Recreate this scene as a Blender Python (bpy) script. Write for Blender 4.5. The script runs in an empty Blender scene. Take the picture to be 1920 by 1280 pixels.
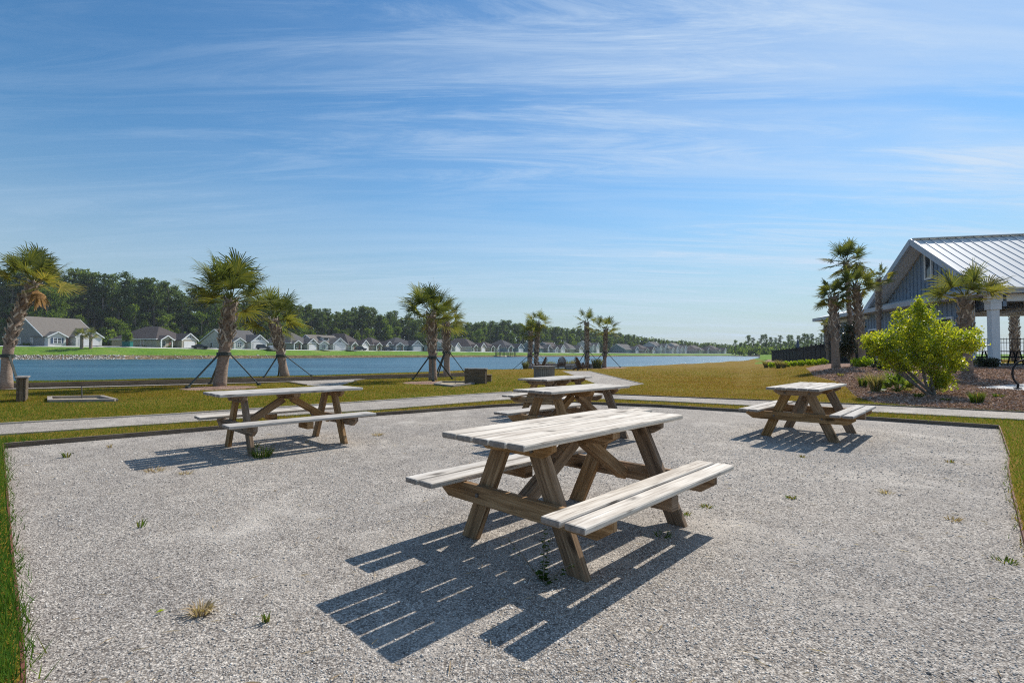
import bpy, bmesh, math, random
import numpy as np
from mathutils import Vector, Matrix
from mathutils.geometry import delaunay_2d_cdt
R = math.radians
sc = bpy.context.scene
COL = sc.collection

# ---------------------------------------------------------------- camera, sky, sun, exposure
CAMH, PIT, F = 1.241, 0.0254, 942.05
HOR = 640 + F * math.tan(PIT)
cam = bpy.data.objects.new('camera', bpy.data.cameras.new('camera')); COL.objects.link(cam)
cam.location = (0, 0, CAMH); cam.rotation_euler = (R(90) + PIT, 0, 0)
cam.data.sensor_width = 36; cam.data.lens = F / 1920 * 36
cam.data.clip_start = 0.05; cam.data.clip_end = 6000
sc.camera = cam
SUN_AZ, SUN_EL = 0.7265, 0.7464          # azimuth from +Y towards +X
sun = bpy.data.objects.new('sun', bpy.data.lights.new('sun', 'SUN')); COL.objects.link(sun)
sdir = Vector((math.sin(SUN_AZ) * math.cos(SUN_EL), math.cos(SUN_AZ) * math.cos(SUN_EL), math.sin(SUN_EL)))
sun.rotation_euler = (-sdir).to_track_quat('-Z', 'Y').to_euler()
sun.data.energy = 4.6; sun.data.angle = R(0.53); sun.data.color = (1, 0.95, 0.87)
sc.view_settings.view_transform = 'Standard'; sc.view_settings.look = 'None'
sc.view_settings.exposure = 0.3; sc.view_settings.gamma = 1
sc.cycles.filter_width = 1.15; sc.cycles.use_denoising = False; sc.cycles.use_adaptive_sampling = False

world = bpy.data.worlds.new("World"); sc.world = world; world.use_nodes = True
nt = world.node_tree; nt.nodes.clear()
def N(nt, typ, **kw):
    n = nt.nodes.new(typ)
    for k, v in kw.items():
        if k.startswith('i_'):
            n.inputs[k[2:].replace('_', ' ')].default_value = v
        else: setattr(n, k, v)
    return n
def math_n(nt, op, a, b=None, clamp=False):
    m = nt.nodes.new('ShaderNodeMath'); m.operation = op; m.use_clamp = clamp
    for i, v in enumerate((a, b)):
        if v is None: continue
        if isinstance(v, (int, float)): m.inputs[i].default_value = v
        else: nt.links.new(v, m.inputs[i])
    return m.outputs[0]
def build_world():
    L = nt.links.new
    sky = N(nt, 'ShaderNodeTexSky', sky_type='NISHITA', sun_disc=False, sun_elevation=SUN_EL, sun_rotation=SUN_AZ)
    sky.air_density = 1.1; sky.dust_density = 0.15; sky.ozone_density = 1.6; sky.altitude = 0
    tc = N(nt, 'ShaderNodeTexCoord'); sep = N(nt, 'ShaderNodeSeparateXYZ'); L(tc.outputs['Generated'], sep.inputs[0])
    z = math_n(nt, 'ADD', math_n(nt, 'MAXIMUM', sep.outputs[2], 0.0), 0.10)
    cmb = N(nt, 'ShaderNodeCombineXYZ')
    L(math_n(nt, 'DIVIDE', sep.outputs[0], z), cmb.inputs[0]); L(math_n(nt, 'DIVIDE', sep.outputs[1], z), cmb.inputs[1])
    def layer(rot, sx, sy, scale, det, rough, lo, hi, dist=0.0, off=(0, 0, 0)):
        mp = N(nt, 'ShaderNodeMapping'); mp.inputs['Rotation'].default_value = (0, 0, R(rot))
        mp.inputs['Scale'].default_value = (sx, sy, 1); mp.inputs['Location'].default_value = off
        L(cmb.outputs[0], mp.inputs[0])
        nz = N(nt, 'ShaderNodeTexNoise'); nz.inputs['Scale'].default_value = scale; nz.inputs['Detail'].default_value = det
        nz.inputs['Roughness'].default_value = rough; nz.inputs['Distortion'].default_value = dist
        L(mp.outputs[0], nz.inputs['Vector'])
        mr = N(nt, 'ShaderNodeMapRange', interpolation_type='SMOOTHSTEP'); L(nz.outputs['Fac'], mr.inputs[0])
        mr.inputs['From Min'].default_value = lo; mr.inputs['From Max'].default_value = hi
        return mr.outputs[0]
    soft = layer(8, .20, 1.3, 1.1, 8, .62, .36, .72, 0.8, (4.3, .9, 0))
    fine = layer(17, .5, 3.2, 1.4, 12, .74, .42, .70, 1.3, (6.1, 2.9, 0))
    mask = layer(0, .5, .7, .8, 2, .5, .34, .58, 0, (5.2, 1.1, 0))
    wisps = math_n(nt, 'MULTIPLY', fine, math_n(nt, 'ADD', math_n(nt, 'MULTIPLY', mask, .9), .12))
    cl = math_n(nt, 'ADD', math_n(nt, 'MULTIPLY', soft, .50), math_n(nt, 'MULTIPLY', wisps, .58), True)
    # clouds thicken a little towards the sun side
    side = N(nt, 'ShaderNodeMapRange'); L(sep.outputs[0], side.inputs[0])
    side.inputs['From Min'].default_value = -.6; side.inputs['From Max'].default_value = .6
    side.inputs['To Min'].default_value = .22; side.inputs['To Max'].default_value = 1.1
    cl = math_n(nt, 'MULTIPLY', cl, side.outputs[0], True)
    hs = N(nt, 'ShaderNodeHueSaturation'); hs.inputs['Saturation'].default_value = 1.28; L(sky.outputs[0], hs.inputs['Color'])
    tn = N(nt, 'ShaderNodeMix', data_type='RGBA', blend_type='MULTIPLY'); tn.inputs[0].default_value = 1; L(hs.outputs[0], tn.inputs[6]); tn.inputs[7].default_value = (.78, .91, .93, 1)
    hzn = N(nt, 'ShaderNodeMapRange', interpolation_type='SMOOTHERSTEP'); L(sep.outputs[2], hzn.inputs[0])      # haze low over the horizon
    hzn.inputs['From Min'].default_value = .40; hzn.inputs['From Max'].default_value = -.05; hzn.inputs['To Max'].default_value = .80
    hm = N(nt, 'ShaderNodeMix', data_type='RGBA'); L(hzn.outputs[0], hm.inputs[0]); L(tn.outputs[2], hm.inputs[6]); hm.inputs[7].default_value = (2.95, 3.6, 4.3, 1)
    mx = N(nt, 'ShaderNodeMix', data_type='RGBA'); L(cl, mx.inputs[0]); L(hm.outputs[2], mx.inputs[6])
    mx.inputs[7].default_value = (4.7, 5.7, 6.9, 1)
    bg = N(nt, 'ShaderNodeBackground'); bg.inputs['Strength'].default_value = 0.11; L(mx.outputs[2], bg.inputs[0])
    out = N(nt, 'ShaderNodeOutputWorld'); L(bg.outputs[0], out.inputs[0])
build_world()
rng = np.random.default_rng(7)
random.seed(7)

# ---------------------------------------------------------------- materials
MATS = {}
def newmat(name):
    m = bpy.data.materials.new(name); m.use_nodes = True
    t = m.node_tree; b = t.nodes['Principled BSDF']; b.inputs['Roughness'].default_value = .75
    b.inputs['Specular IOR Level'].default_value = .25
    MATS[name] = m; return m, t, b
def ramp(t, fac, stops):
    r = N(t, 'ShaderNodeValToRGB'); t.links.new(fac, r.inputs[0])
    e = r.color_ramp.elements
    while len(e) < len(stops): e.new(.5)
    for i, (p, c) in enumerate(stops):
        e[i].position = p; e[i].color = (*c, 1) if len(c) == 3 else c
    return r.outputs[0]
def noise(t, vec, scale, det=4, rough=.55, dist=0, out='Fac'):
    n = N(t, 'ShaderNodeTexNoise'); n.inputs['Scale'].default_value = scale; n.inputs['Detail'].default_value = det
    n.inputs['Roughness'].default_value = rough; n.inputs['Distortion'].default_value = dist
    if vec is not None: t.links.new(vec, n.inputs['Vector'])
    return n.outputs[out]
def mapping(t, vec, scale=(1, 1, 1), rot=(0, 0, 0)):
    m = N(t, 'ShaderNodeMapping'); m.inputs['Scale'].default_value = scale; m.inputs['Rotation'].default_value = rot
    t.links.new(vec, m.inputs[0]); return m.outputs[0]
def mixc(t, fac, a, b, mode='MIX'):
    m = N(t, 'ShaderNodeMix', data_type='RGBA', blend_type=mode)
    for i, v in ((0, fac), (6, a), (7, b)):
        if isinstance(v, (int, float)): m.inputs[i].default_value = v
        elif isinstance(v, tuple): m.inputs[i].default_value = (*v, 1) if len(v) == 3 else v
        else: t.links.new(v, m.inputs[i])
    return m.outputs[2]
def bump(t, b, h, strength, dist):
    n = N(t, 'ShaderNodeBump'); n.inputs['Strength'].default_value = strength; n.inputs['Distance'].default_value = dist
    t.links.new(h, n.inputs['Height']); t.links.new(n.outputs[0], b.inputs['Normal'])
def objco(t): return N(t, 'ShaderNodeTexCoord').outputs['Object']
def geopos(t): return N(t, 'ShaderNodeNewGeometry').outputs['Position']

def plain(name, c, rough=.6, var=.12, scale=3.0, metal=0.0, spec=.3):
    m, t, b = newmat(name)
    n = noise(t, objco(t), scale, 5, .6)
    d = tuple(x * (1 - var) for x in c); l = tuple(min(1, x * (1 + var)) for x in c)
    t.links.new(ramp(t, n, [(.3, d), (.7, l)]), b.inputs['Base Color'])
    b.inputs['Roughness'].default_value = rough; b.inputs['Metallic'].default_value = metal
    b.inputs['Specular IOR Level'].default_value = spec
    return m
def wood(name, dark, mid, light, knot=.5, stain=.3, gs=1.0):
    m, t, b = newmat(name)
    uv = N(t, 'ShaderNodeUVMap'); uv.uv_map = 'UVMap'
    g = noise(t, mapping(t, uv.outputs[0], (3 * gs, 70 * gs, 1)), 1, 7, .65, .6)
    wv = noise(t, mapping(t, uv.outputs[0], (.9, 13, 1)), 1, 3, .5, 1.6)
    s = math_n(t, 'ADD', math_n(t, 'MULTIPLY', g, .6), math_n(t, 'MULTIPLY', wv, .4))
    c = ramp(t, s, [(.34, dark), (.5, mid), (.66, light)])
    st = noise(t, mapping(t, uv.outputs[0], (1.6, 4, 1)), 1.3, 4, .6)
    c = mixc(t, math_n(t, 'MULTIPLY', ramp(t, st, [(.45, (0, 0, 0)), (.75, (1, 1, 1))]), stain), c, dark, 'MIX')
    v = N(t, 'ShaderNodeTexVoronoi'); v.inputs['Scale'].default_value = 1; v.inputs['Randomness'].default_value = 1
    wob = N(t, 'ShaderNodeVectorMath', operation='ADD'); t.links.new(mapping(t, uv.outputs[0], (3.4, 8.5, 1)), wob.inputs[0])
    wsc = N(t, 'ShaderNodeVectorMath', operation='SCALE'); wsc.inputs['Scale'].default_value = .35; t.links.new(noise(t, mapping(t, uv.outputs[0], (8, 20, 1)), 1, 3, .6, 0, 'Color'), wsc.inputs[0]); t.links.new(wsc.outputs[0], wob.inputs[1])
    t.links.new(wob.outputs[0], v.inputs['Vector'])
    k = ramp(t, v.outputs['Distance'], [(.12, (1, 1, 1)), (.30, (0, 0, 0))])
    vr = N(t, 'ShaderNodeSeparateColor'); t.links.new(v.outputs['Color'], vr.inputs[0])
    kk = math_n(t, 'MULTIPLY', math_n(t, 'GREATER_THAN', vr.outputs[0], .42), math_n(t, 'MULTIPLY', k, knot))
    c = mixc(t, math_n(t, 'MULTIPLY', kk, .8), c, tuple(x * .3 for x in dark))
    # long drying checks
    ch = noise(t, mapping(t, uv.outputs[0], (1.2, 40, 1)), 1, 3, .5, .3)
    cm = math_n(t, 'MULTIPLY', ramp(t, ch, [(.66, (0, 0, 0)), (.71, (1, 1, 1))]), .45)
    c = mixc(t, cm, c, tuple(x * .4 for x in dark))
    oi = N(t, 'ShaderNodeObjectInfo')
    hv = N(t, 'ShaderNodeHueSaturation'); t.links.new(c, hv.inputs['Color'])
    t.links.new(math_n(t, 'ADD', math_n(t, 'MULTIPLY', oi.outputs['Random'], .36), .80), hv.inputs['Value'])
    t.links.new(math_n(t, 'ADD', math_n(t, 'MULTIPLY', oi.outputs['Random'], .5), .72), hv.inputs['Saturation'])
    c = hv.outputs[0]
    t.links.new(c, b.inputs['Base Color']); b.inputs['Roughness'].default_value = .85
    b.inputs['Specular IOR Level'].default_value = .15
    bump(t, b, math_n(t, 'SUBTRACT', s, math_n(t, 'MULTIPLY', cm, 1.0)), .55, .004)
    return m
wood('table_top_wood', (.24, .20, .165), (.57, .52, .455), (.73, .68, .615), 1.0, .5)
wood('table_leg_wood', (.085, .05, .028), (.29, .182, .10), (.48, .335, .205), 1.0, .5)
wood('edging_wood', (.09, .065, .045), (.17, .13, .09), (.27, .21, .16), .4, .4)
wood('edging_pale_wood', (.25, .21, .17), (.42, .37, .31), (.56, .50, .43), .3, .3)
wood('dark_plank_wood', (.06, .045, .03), (.13, .10, .065), (.22, .17, .12), .5, .4)
wood('grey_plank_wood', (.16, .14, .12), (.28, .25, .22), (.40, .36, .32), .4, .3)
plain('end_grain', (.26, .22, .19), .9, .35, 30)
plain('white_trim', (.72, .73, .74), .5, .05)
plain('pole_paint', (.035, .045, .04), .6, .2)
plain('black_metal', (.010, .010, .012), .65, .2, spec=.3)
plain('dark_glass', (.03, .04, .05), .08, .2, spec=.8)
plain('garage_white', (.58, .58, .57), .5, .05)
plain('concrete', (.50, .48, .45), .85, .12, 6)
plain('road_concrete', (.55, .54, .51), .9, .08, .6)
plain('stone_block', (.26, .25, .24), .9, .3, 8)
plain('chair_wood', (.12, .075, .05), .8, .3, 9)
plain('steel_stake', (.10, .09, .085), .5, .2, 8)
plain('rust_edge', (.16, .06, .04), .8, .3, 6)
plain('green_plastic', (.01, .13, .11), .5, .1)
plain('tyre_black', (.015, .015, .015), .8, .1)
plain('roof_white_metal', (.64, .64, .625), .6, .06, 1.2, 0.0, .2)
plain('fascia_grey', (.42, .46, .52), .5, .05)
plain('soffit_grey', (.58, .59, .61), .7, .05)
plain('blue_siding', (.23, .30, .395), .7, .08, 4)
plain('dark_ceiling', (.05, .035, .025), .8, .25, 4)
plain('brick_red', (.30, .15, .11), .9, .2, 9)
plain('shutter_blue', (.05, .08, .14), .6, .1)
for nm, c in dict(grey=(.24, .23, .22), tan=(.40, .36, .29), cream=(.52, .50, .46), white=(.56, .555, .54), bluegrey=(.20, .25, .29), sage=(.30, .31, .26)).items():
    m, t, b = newmat('siding_' + nm)
    w = N(t, 'ShaderNodeTexWave', wave_type='BANDS', bands_direction='Z', wave_profile='SAW'); w.inputs['Scale'].default_value = 1.6
    t.links.new(objco(t), w.inputs['Vector'])
    t.links.new(ramp(t, w.outputs['Fac'], [(0, tuple(x * .9 for x in c)), (.9, c), (1, tuple(x * .7 for x in c))]), b.inputs['Base Color'])
for nm, c in dict(grey=(.10, .095, .092), brown=(.07, .058, .055), tan=(.165, .145, .125), dark=(.05, .05, .055)).items():
    m, t, b = newmat('shingle_' + nm)
    n1 = noise(t, objco(t), 2.5, 6, .7); n2 = noise(t, mapping(t, objco(t), (1, 1, 6)), 3, 2, .5)
    s = math_n(t, 'ADD', math_n(t, 'MULTIPLY', n1, .5), math_n(t, 'MULTIPLY', n2, .5))
    t.links.new(ramp(t, s, [(.35, tuple(x * .75 for x in c)), (.65, tuple(x * 1.25 for x in c))]), b.inputs['Base Color'])
    b.inputs['Roughness'].default_value = .95
def gravel_mat():
    m, t, b = newmat('gravel'); p = geopos(t)
    v = N(t, 'ShaderNodeTexVoronoi'); v.inputs['Scale'].default_value = 105; t.links.new(p, v.inputs['Vector'])
    v2 = N(t, 'ShaderNodeTexVoronoi'); v2.inputs['Scale'].default_value = 42; t.links.new(p, v2.inputs['Vector'])
    s1 = N(t, 'ShaderNodeSeparateColor'); t.links.new(v.outputs['Color'], s1.inputs[0])
    s2 = N(t, 'ShaderNodeSeparateColor'); t.links.new(v2.outputs['Color'], s2.inputs[0])
    a = ramp(t, s1.outputs[0], [(0, (.10, .092, .085)), (.25, (.32, .295, .27)), (.7, (.52, .485, .44)), (1, (.76, .72, .66))])
    a2 = ramp(t, s2.outputs[1], [(0, (.26, .235, .205)), (.5, (.48, .435, .38)), (1, (.66, .61, .545))])
    c = mixc(t, .45, a, a2)
    gap = ramp(t, v.outputs['Distance'], [(.30, (1, 1, 1)), (.75, (.42, .40, .39))])
    c = mixc(t, 1.0, c, gap, 'MULTIPLY')
    fines = ramp(t, noise(t, p, .9, 6, .7, .5), [(.52, (0, 0, 0)), (.68, (1, 1, 1))])
    c = mixc(t, math_n(t, 'MULTIPLY', fines, .75), c, (.50, .46, .41))
    dirt = ramp(t, noise(t, p, 2.1, 6, .7, .3), [(.62, (0, 0, 0)), (.74, (1, 1, 1))])
    c = mixc(t, math_n(t, 'MULTIPLY', dirt, .4), c, (.22, .18, .14))
    big = noise(t, p, .55, 5, .6)
    c = mixc(t, 1.0, c, ramp(t, big, [(.32, (.84, .83, .82)), (.68, (1.1, 1.07, 1.02))]), 'MULTIPLY')
    mid = noise(t, p, 4.5, 5, .65)
    c = mixc(t, 1.0, c, ramp(t, mid, [(.3, (.84, .83, .83)), (.7, (1.1, 1.1, 1.1))]), 'MULTIPLY')
    t.links.new(c, b.inputs['Base Color']); b.inputs['Roughness'].default_value = .9; b.inputs['Specular IOR Level'].default_value = .2
    h = math_n(t, 'ADD', math_n(t, 'MULTIPLY', v.outputs['Distance'], -.5), math_n(t, 'MULTIPLY', v2.outputs['Distance'], -.7))
    h = math_n(t, 'ADD', h, math_n(t, 'MULTIPLY', mid, 1.6))
    bump(t, b, h, .8, .009)
    m2, t, b = newmat('boot_bark')
    at = N(t, 'ShaderNodeAttribute'); at.attribute_name = 'tint'
    s = N(t, 'ShaderNodeSeparateColor'); t.links.new(at.outputs['Color'], s.inputs[0])
    f = math_n(t, 'ADD', math_n(t, 'MULTIPLY', s.outputs[0], .7), math_n(t, 'MULTIPLY', noise(t, N(t, 'ShaderNodeTexCoord').outputs['Object'], 16, 4, .6), .3))
    t.links.new(ramp(t, f, [(.1, (.07, .05, .04)), (.45, (.25, .21, .17)), (.8, (.50, .44, .37))]), b.inputs['Base Color']); b.inputs['Roughness'].default_value = .95
    m2, t, b = newmat('pebble')
    at = N(t, 'ShaderNodeAttribute'); at.attribute_name = 'tint'
    s = N(t, 'ShaderNodeSeparateColor'); t.links.new(at.outputs['Color'], s.inputs[0])
    t.links.new(ramp(t, s.outputs[0], [(0, (.13, .12, .11)), (.3, (.36, .33, .30)), (.7, (.56, .525, .475)), (1, (.84, .80, .74))]), b.inputs['Base Color'])
    b.inputs['Roughness'].default_value = .85
gravel_mat()
def lawn_mat(name, cols, s0=.5, fine=40, bd=.03):
    m, t, b = newmat(name); p = geopos(t)
    n1 = noise(t, p, s0, 5, .6, .4); n2 = noise(t, p, s0 * 9, 5, .7); n3 = noise(t, p, fine, 3, .7)
    s = math_n(t, 'ADD', math_n(t, 'ADD', math_n(t, 'MULTIPLY', n1, .42), math_n(t, 'MULTIPLY', n2, .33)), math_n(t, 'MULTIPLY', n3, .25))
    k = len(cols); st = [(.36 + .28 * i / (k - 1), c) for i, c in enumerate(cols)]
    c = ramp(t, s, st)
    c = mixc(t, 1, c, ramp(t, n3, [(.3, (.62, .62, .62)), (.7, (1.3, 1.3, 1.3))]), 'MULTIPLY')
    t.links.new(c, b.inputs['Base Color']); b.inputs['Roughness'].default_value = 1; b.inputs['Specular IOR Level'].default_value = .05
    bump(t, b, math_n(t, 'ADD', n3, n2), .8, bd)
lawn_mat('lawn_grass', [(.07, .08, .012), (.17, .125, .018), (.25, .165, .03), (.17, .09, .018), (.10, .105, .015)])
lawn_mat('far_grass', [(.06, .14, .015), (.10, .20, .022), (.15, .24, .035), (.24, .24, .07)], .09, 2.5, .1)
lawn_mat('shore_soil', [(.06, .05, .025), (.12, .09, .04), (.20, .14, .08), (.50, .44, .36)], .06, 1.2, .25)
lawn_mat('mulch', [(.08, .048, .032), (.27, .165, .12), (.44, .30, .235), (.17, .10, .07)], 1.5, 32, .1)
lawn_mat('pit_sand', [(.30, .24, .16), (.42, .35, .25), (.50, .42, .30)], 1.5, 45, .02)
lawn_mat('pond_bed', [(.05, .05, .04), (.08, .07, .05)], .2, 2, .05)
def water_mat():
    m, t, b = newmat('water'); p = geopos(t)
    n1 = noise(t, mapping(t, p, (.45, 1.5, 1), (0, 0, R(-14))), 2.0, 6, .72)
    n2 = noise(t, mapping(t, p, (.03, .12, 1), (0, 0, R(-18))), 1, 4, .6)
    c = ramp(t, n2, [(.38, (.015, .06, .095)), (.62, (.045, .125, .165))])
    t.links.new(c, b.inputs['Base Color']); b.inputs['Roughness'].default_value = .30; b.inputs['Specular IOR Level'].default_value = .5
    bump(t, b, math_n(t, 'ADD', n1, math_n(t, 'MULTIPLY', n2, 1.2)), .6, .22)
water_mat()
def leaf_mat(name, stops, trans=.45, rough=.55, gloss=.0):
    """foliage: colour from a per-leaf tint attribute, thin and partly translucent"""
    m = bpy.data.materials.new(name); m.use_nodes = True; t = m.node_tree; t.nodes.clear()
    at = N(t, 'ShaderNodeAttribute'); at.attribute_name = 'tint'
    s = N(t, 'ShaderNodeSeparateColor'); t.links.new(at.outputs['Color'], s.inputs[0])
    oi = N(t, 'ShaderNodeObjectInfo')
    f = math_n(t, 'ADD', math_n(t, 'MULTIPLY', s.outputs[0], .8), math_n(t, 'MULTIPLY', oi.outputs['Random'], .2))
    c = ramp(t, f, stops)
    d = N(t, 'ShaderNodeBsdfPrincipled'); d.inputs['Roughness'].default_value = rough; d.inputs['Specular IOR Level'].default_value = gloss
    tr = N(t, 'ShaderNodeBsdfTranslucent'); t.links.new(c, d.inputs['Base Color'])
    c2 = mixc(t, 1, c, (1.5, 1.5, .7), 'MULTIPLY'); t.links.new(c2, tr.inputs['Color'])
    mx = N(t, 'ShaderNodeMixShader'); mx.inputs[0].default_value = trans
    t.links.new(d.outputs[0], mx.inputs[1]); t.links.new(tr.outputs[0], mx.inputs[2])
    o = N(t, 'ShaderNodeOutputMaterial'); t.links.new(mx.outputs[0], o.inputs[0])
    MATS[name] = m
leaf_mat('palm_leaf', [(0, (.04, .062, .024)), (.35, (.12, .14, .042)), (.65, (.22, .21, .05)), (1, (.50, .36, .11))], .35, .7, .04)
leaf_mat('dead_leaf', [(0, (.13, .07, .03)), (1, (.42, .26, .12))], .3)
leaf_mat('pine_leaf', [(0, (.028, .050, .020)), (.5, (.095, .14, .045)), (1, (.24, .29, .10))], .4)
leaf_mat('broad_leaf', [(0, (.045, .08, .018)), (.5, (.12, .18, .035)), (1, (.26, .31, .06))], .45)
leaf_mat('bush_leaf', [(0, (.06, .11, .012)), (.3, (.22, .29, .02)), (.6, (.44, .44, .03)), (.88, (.62, .54, .05)), (1, (.58, .28, .05))], .5, .4, .4)
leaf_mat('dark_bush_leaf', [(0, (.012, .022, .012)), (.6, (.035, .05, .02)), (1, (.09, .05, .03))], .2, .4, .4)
leaf_mat('hedge_leaf', [(0, (.10, .17, .015)), (.5, (.30, .40, .025)), (1, (.50, .52, .06))], .4)
leaf_mat('grass_blade', [(0, (.05, .12, .020)), (.2, (.10, .17, .03)), (.4, (.12, .14, .018)), (.6, (.22, .17, .028)), (.8, (.20, .11, .03)), (1, (.36, .26, .11))], .4)
leaf_mat('mulch_chip', [(0, (.08, .045, .03)), (.5, (.34, .21, .155)), (1, (.62, .47, .38))], .05)
leaf_mat('tuft_leaf', [(0, (.09, .13, .04)), (.4, (.20, .20, .08)), (1, (.42, .32, .18))], .35)
leaf_mat('dry_leaf', [(0, (.22, .15, .09)), (1, (.55, .45, .32))], .3)
leaf_mat('weed_leaf', [(0, (.05, .09, .02)), (.6, (.09, .15, .03)), (1, (.30, .20, .08))], .4)
leaf_mat('palmetto_leaf', [(0, (.05, .09, .02)), (.6, (.14, .20, .035)), (1, (.30, .32, .08))], .4, .4, .4)
def bark_mat(name, a, b_, sc1, zs=1.0):
    m, t, b = newmat(name); p = objco(t)
    n = noise(t, mapping(t, p, (1, 1, zs)), sc1, 6, .7)
    t.links.new(ramp(t, n, [(.32, a), (.68, b_)]), b.inputs['Base Color']); b.inputs['Roughness'].default_value = .95
    bump(t, b, n, .8, .03)
bark_mat('palm_bark', (.16, .11, .08), (.37, .29, .23), 9, 3.5)
bark_mat('pine_bark', (.10, .08, .065), (.26, .21, .175), 1.2, .3)
bark_mat('bush_bark', (.12, .10, .08), (.26, .23, .19), 14, .6)

# ---------------------------------------------------------------- mesh helpers
def tag(o, label=None, cat=None, group=None, kind=None):
    if label: o['label'] = label
    if cat: o['category'] = cat
    if group: o['group'] = group
    if kind: o['kind'] = kind
    return o
def empty(name, loc=(0, 0, 0), rz=0, label=None, cat=None, group=None):
    o = bpy.data.objects.new(name, None); COL.objects.link(o); o.location = loc; o.rotation_euler = (0, 0, rz)
    o.empty_display_size = .2
    return tag(o, label, cat, group)
def copy_tree(o, parent=None):
    c = o.copy(); COL.objects.link(c)
    if parent is not None: c.parent = parent
    for ch in list(o.children): copy_tree(ch, c)
    return c
class MB:
    def __init__(s): s.v = []; s.f = []; s.uv = []; s.t = []; s.ends = []
    def face(s, idx, uvs=None, tint=.5):
        s.f.append(tuple(idx)); s.uv.extend(uvs if uvs else [(0, 0)] * len(idx)); s.t.append(tint)
    def poly(s, pts, uvs=None, tint=.5):
        b = len(s.v); s.v.extend([tuple(p) for p in pts]); s.face(range(b, b + len(pts)), uvs, tint)
    def box(s, c, size, ax=None, rot=None):
        """box; uv in metres with u along the longest side"""
        hx, hy, hz = [q / 2 for q in size]; c = Vector(c); M = rot if rot is not None else Matrix.Identity(3)
        P = [c + M @ Vector((sx * hx, sy * hy, sz * hz)) for sz in (-1, 1) for sy in (-1, 1) for sx in (-1, 1)]
        L = [Vector((sx * hx, sy * hy, sz * hz)) for sz in (-1, 1) for sy in (-1, 1) for sx in (-1, 1)]
        b = len(s.v); s.v.extend([tuple(p) for p in P])
        la = max(range(3), key=lambda i: size[i]); o = (random.uniform(0, 50), random.uniform(0, 50))
        for q, nax in (((0, 2, 3, 1), 2), ((4, 5, 7, 6), 2), ((0, 1, 5, 4), 1), ((2, 6, 7, 3), 1), ((0, 4, 6, 2), 0), ((1, 3, 7, 5), 0)):
            oth = [i for i in range(3) if i != nax]
            if la in oth: ua = la; va = [i for i in oth if i != la][0]; su = 1
            else: ua, va = oth; su = .3
            if nax == la: s.ends.append(len(s.f))
            s.face([b + i for i in q], [(L[i][ua] * su + o[0], L[i][va] + o[1] + nax * .37) for i in q])
        return s
    def beam(s, a, b, w, h, up=(0, 0, 1)):
        """rectangular bar from a to b; h measured along 'up', w sideways"""
        a = Vector(a); b = Vector(b); x = (b - a); ln = x.length; x.normalize()
        y = Vector(up).cross(x).normalized(); z = x.cross(y)
        M = Matrix((x, y, z)).transposed()
        return s.box((a + b) / 2, (ln, w, h), rot=M)
    def tube(s, pts, rad, n=8, caps=True, tint=.5):
        pts = [Vector(p) for p in pts]; b = len(s.v); k = len(pts)
        rr = rad if isinstance(rad, (list, tuple)) else [rad] * k
        for i, p in enumerate(pts):
            d = (pts[min(i + 1, k - 1)] - pts[max(i - 1, 0)]).normalized()
            u = d.orthogonal().normalized() if abs(d.z) < .95 else d.cross(Vector((0, 1, 0))).normalized()
            if abs(d.z) < .95: u = d.cross(Vector((0, 0, 1))).normalized()
            w = d.cross(u)
            for j in range(n):
                an = 2 * math.pi * j / n
                s.v.append(tuple(p + (u * math.cos(an) + w * math.sin(an)) * rr[i]))
        for i in range(k - 1):
            for j in range(n):
                j2 = (j + 1) % n
                s.face((b + i * n + j, b + i * n + j2, b + (i + 1) * n + j2, b + (i + 1) * n + j), None, tint)
        if caps:
            s.face([b + j for j in range(n)][::-1], None, tint); s.face([b + (k - 1) * n + j for j in range(n)], None, tint)
        return s
    def build(s, name, mat, parent=None, bevel=0, smooth=False, tint=False, endmat=None):
        me = bpy.data.meshes.new(name); me.from_pydata(s.v, [], s.f)
        ul = me.uv_layers.new(name='UVMap'); ul.data.foreach_set('uv', np.array(s.uv, dtype=np.float32).ravel())
        if tint:
            at = me.color_attributes.new('tint', 'FLOAT_COLOR', 'CORNER')
            c = np.repeat(np.array(s.t, dtype=np.float32), [len(f) for f in s.f])
            at.data.foreach_set('color', np.stack([c, c, c, np.ones_like(c)], 1).ravel())
        me.materials.append(MATS[mat] if isinstance(mat, str) else mat)
        if endmat:
            me.materials.append(MATS[endmat])
            for i in s.ends: me.polygons[i].material_index = 1
        if smooth: me.polygons.foreach_set('use_smooth', [True] * len(s.f))
        me.update()
        o = bpy.data.objects.new(name, me); COL.objects.link(o)
        if parent is not None: o.parent = parent
        if bevel:
            bv = o.modifiers.new('bevel', 'BEVEL'); bv.width = bevel; bv.segments = 2; bv.limit_method = 'ANGLE'
        return o
def np_mesh(name, V, Fc, mat, tint=None, parent=None, smooth=False):
    """V (n,3), Fc (m,k) arrays -> object"""
    me = bpy.data.meshes.new(name); k = Fc.shape[1]; m = len(Fc)
    me.vertices.add(len(V)); me.vertices.foreach_set('co', V.astype(np.float32).ravel())
    me.loops.add(m * k); me.loops.foreach_set('vertex_index', Fc.astype(np.int32).ravel())
    me.polygons.add(m); me.polygons.foreach_set('loop_start', np.arange(m, dtype=np.int32) * k)
    if tint is not None:
        at = me.color_attributes.new('tint', 'FLOAT_COLOR', 'CORNER'); c = np.repeat(tint.astype(np.float32), k)
        at.data.foreach_set('color', np.stack([c, c, c, np.ones_like(c)], 1).ravel())
    me.materials.append(MATS[mat]); me.update(calc_edges=True); me.validate()
    if smooth: me.polygons.foreach_set('use_smooth', [True] * m)
    o = bpy.data.objects.new(name, me); COL.objects.link(o)
    if parent is not None: o.parent = parent
    return o

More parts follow.
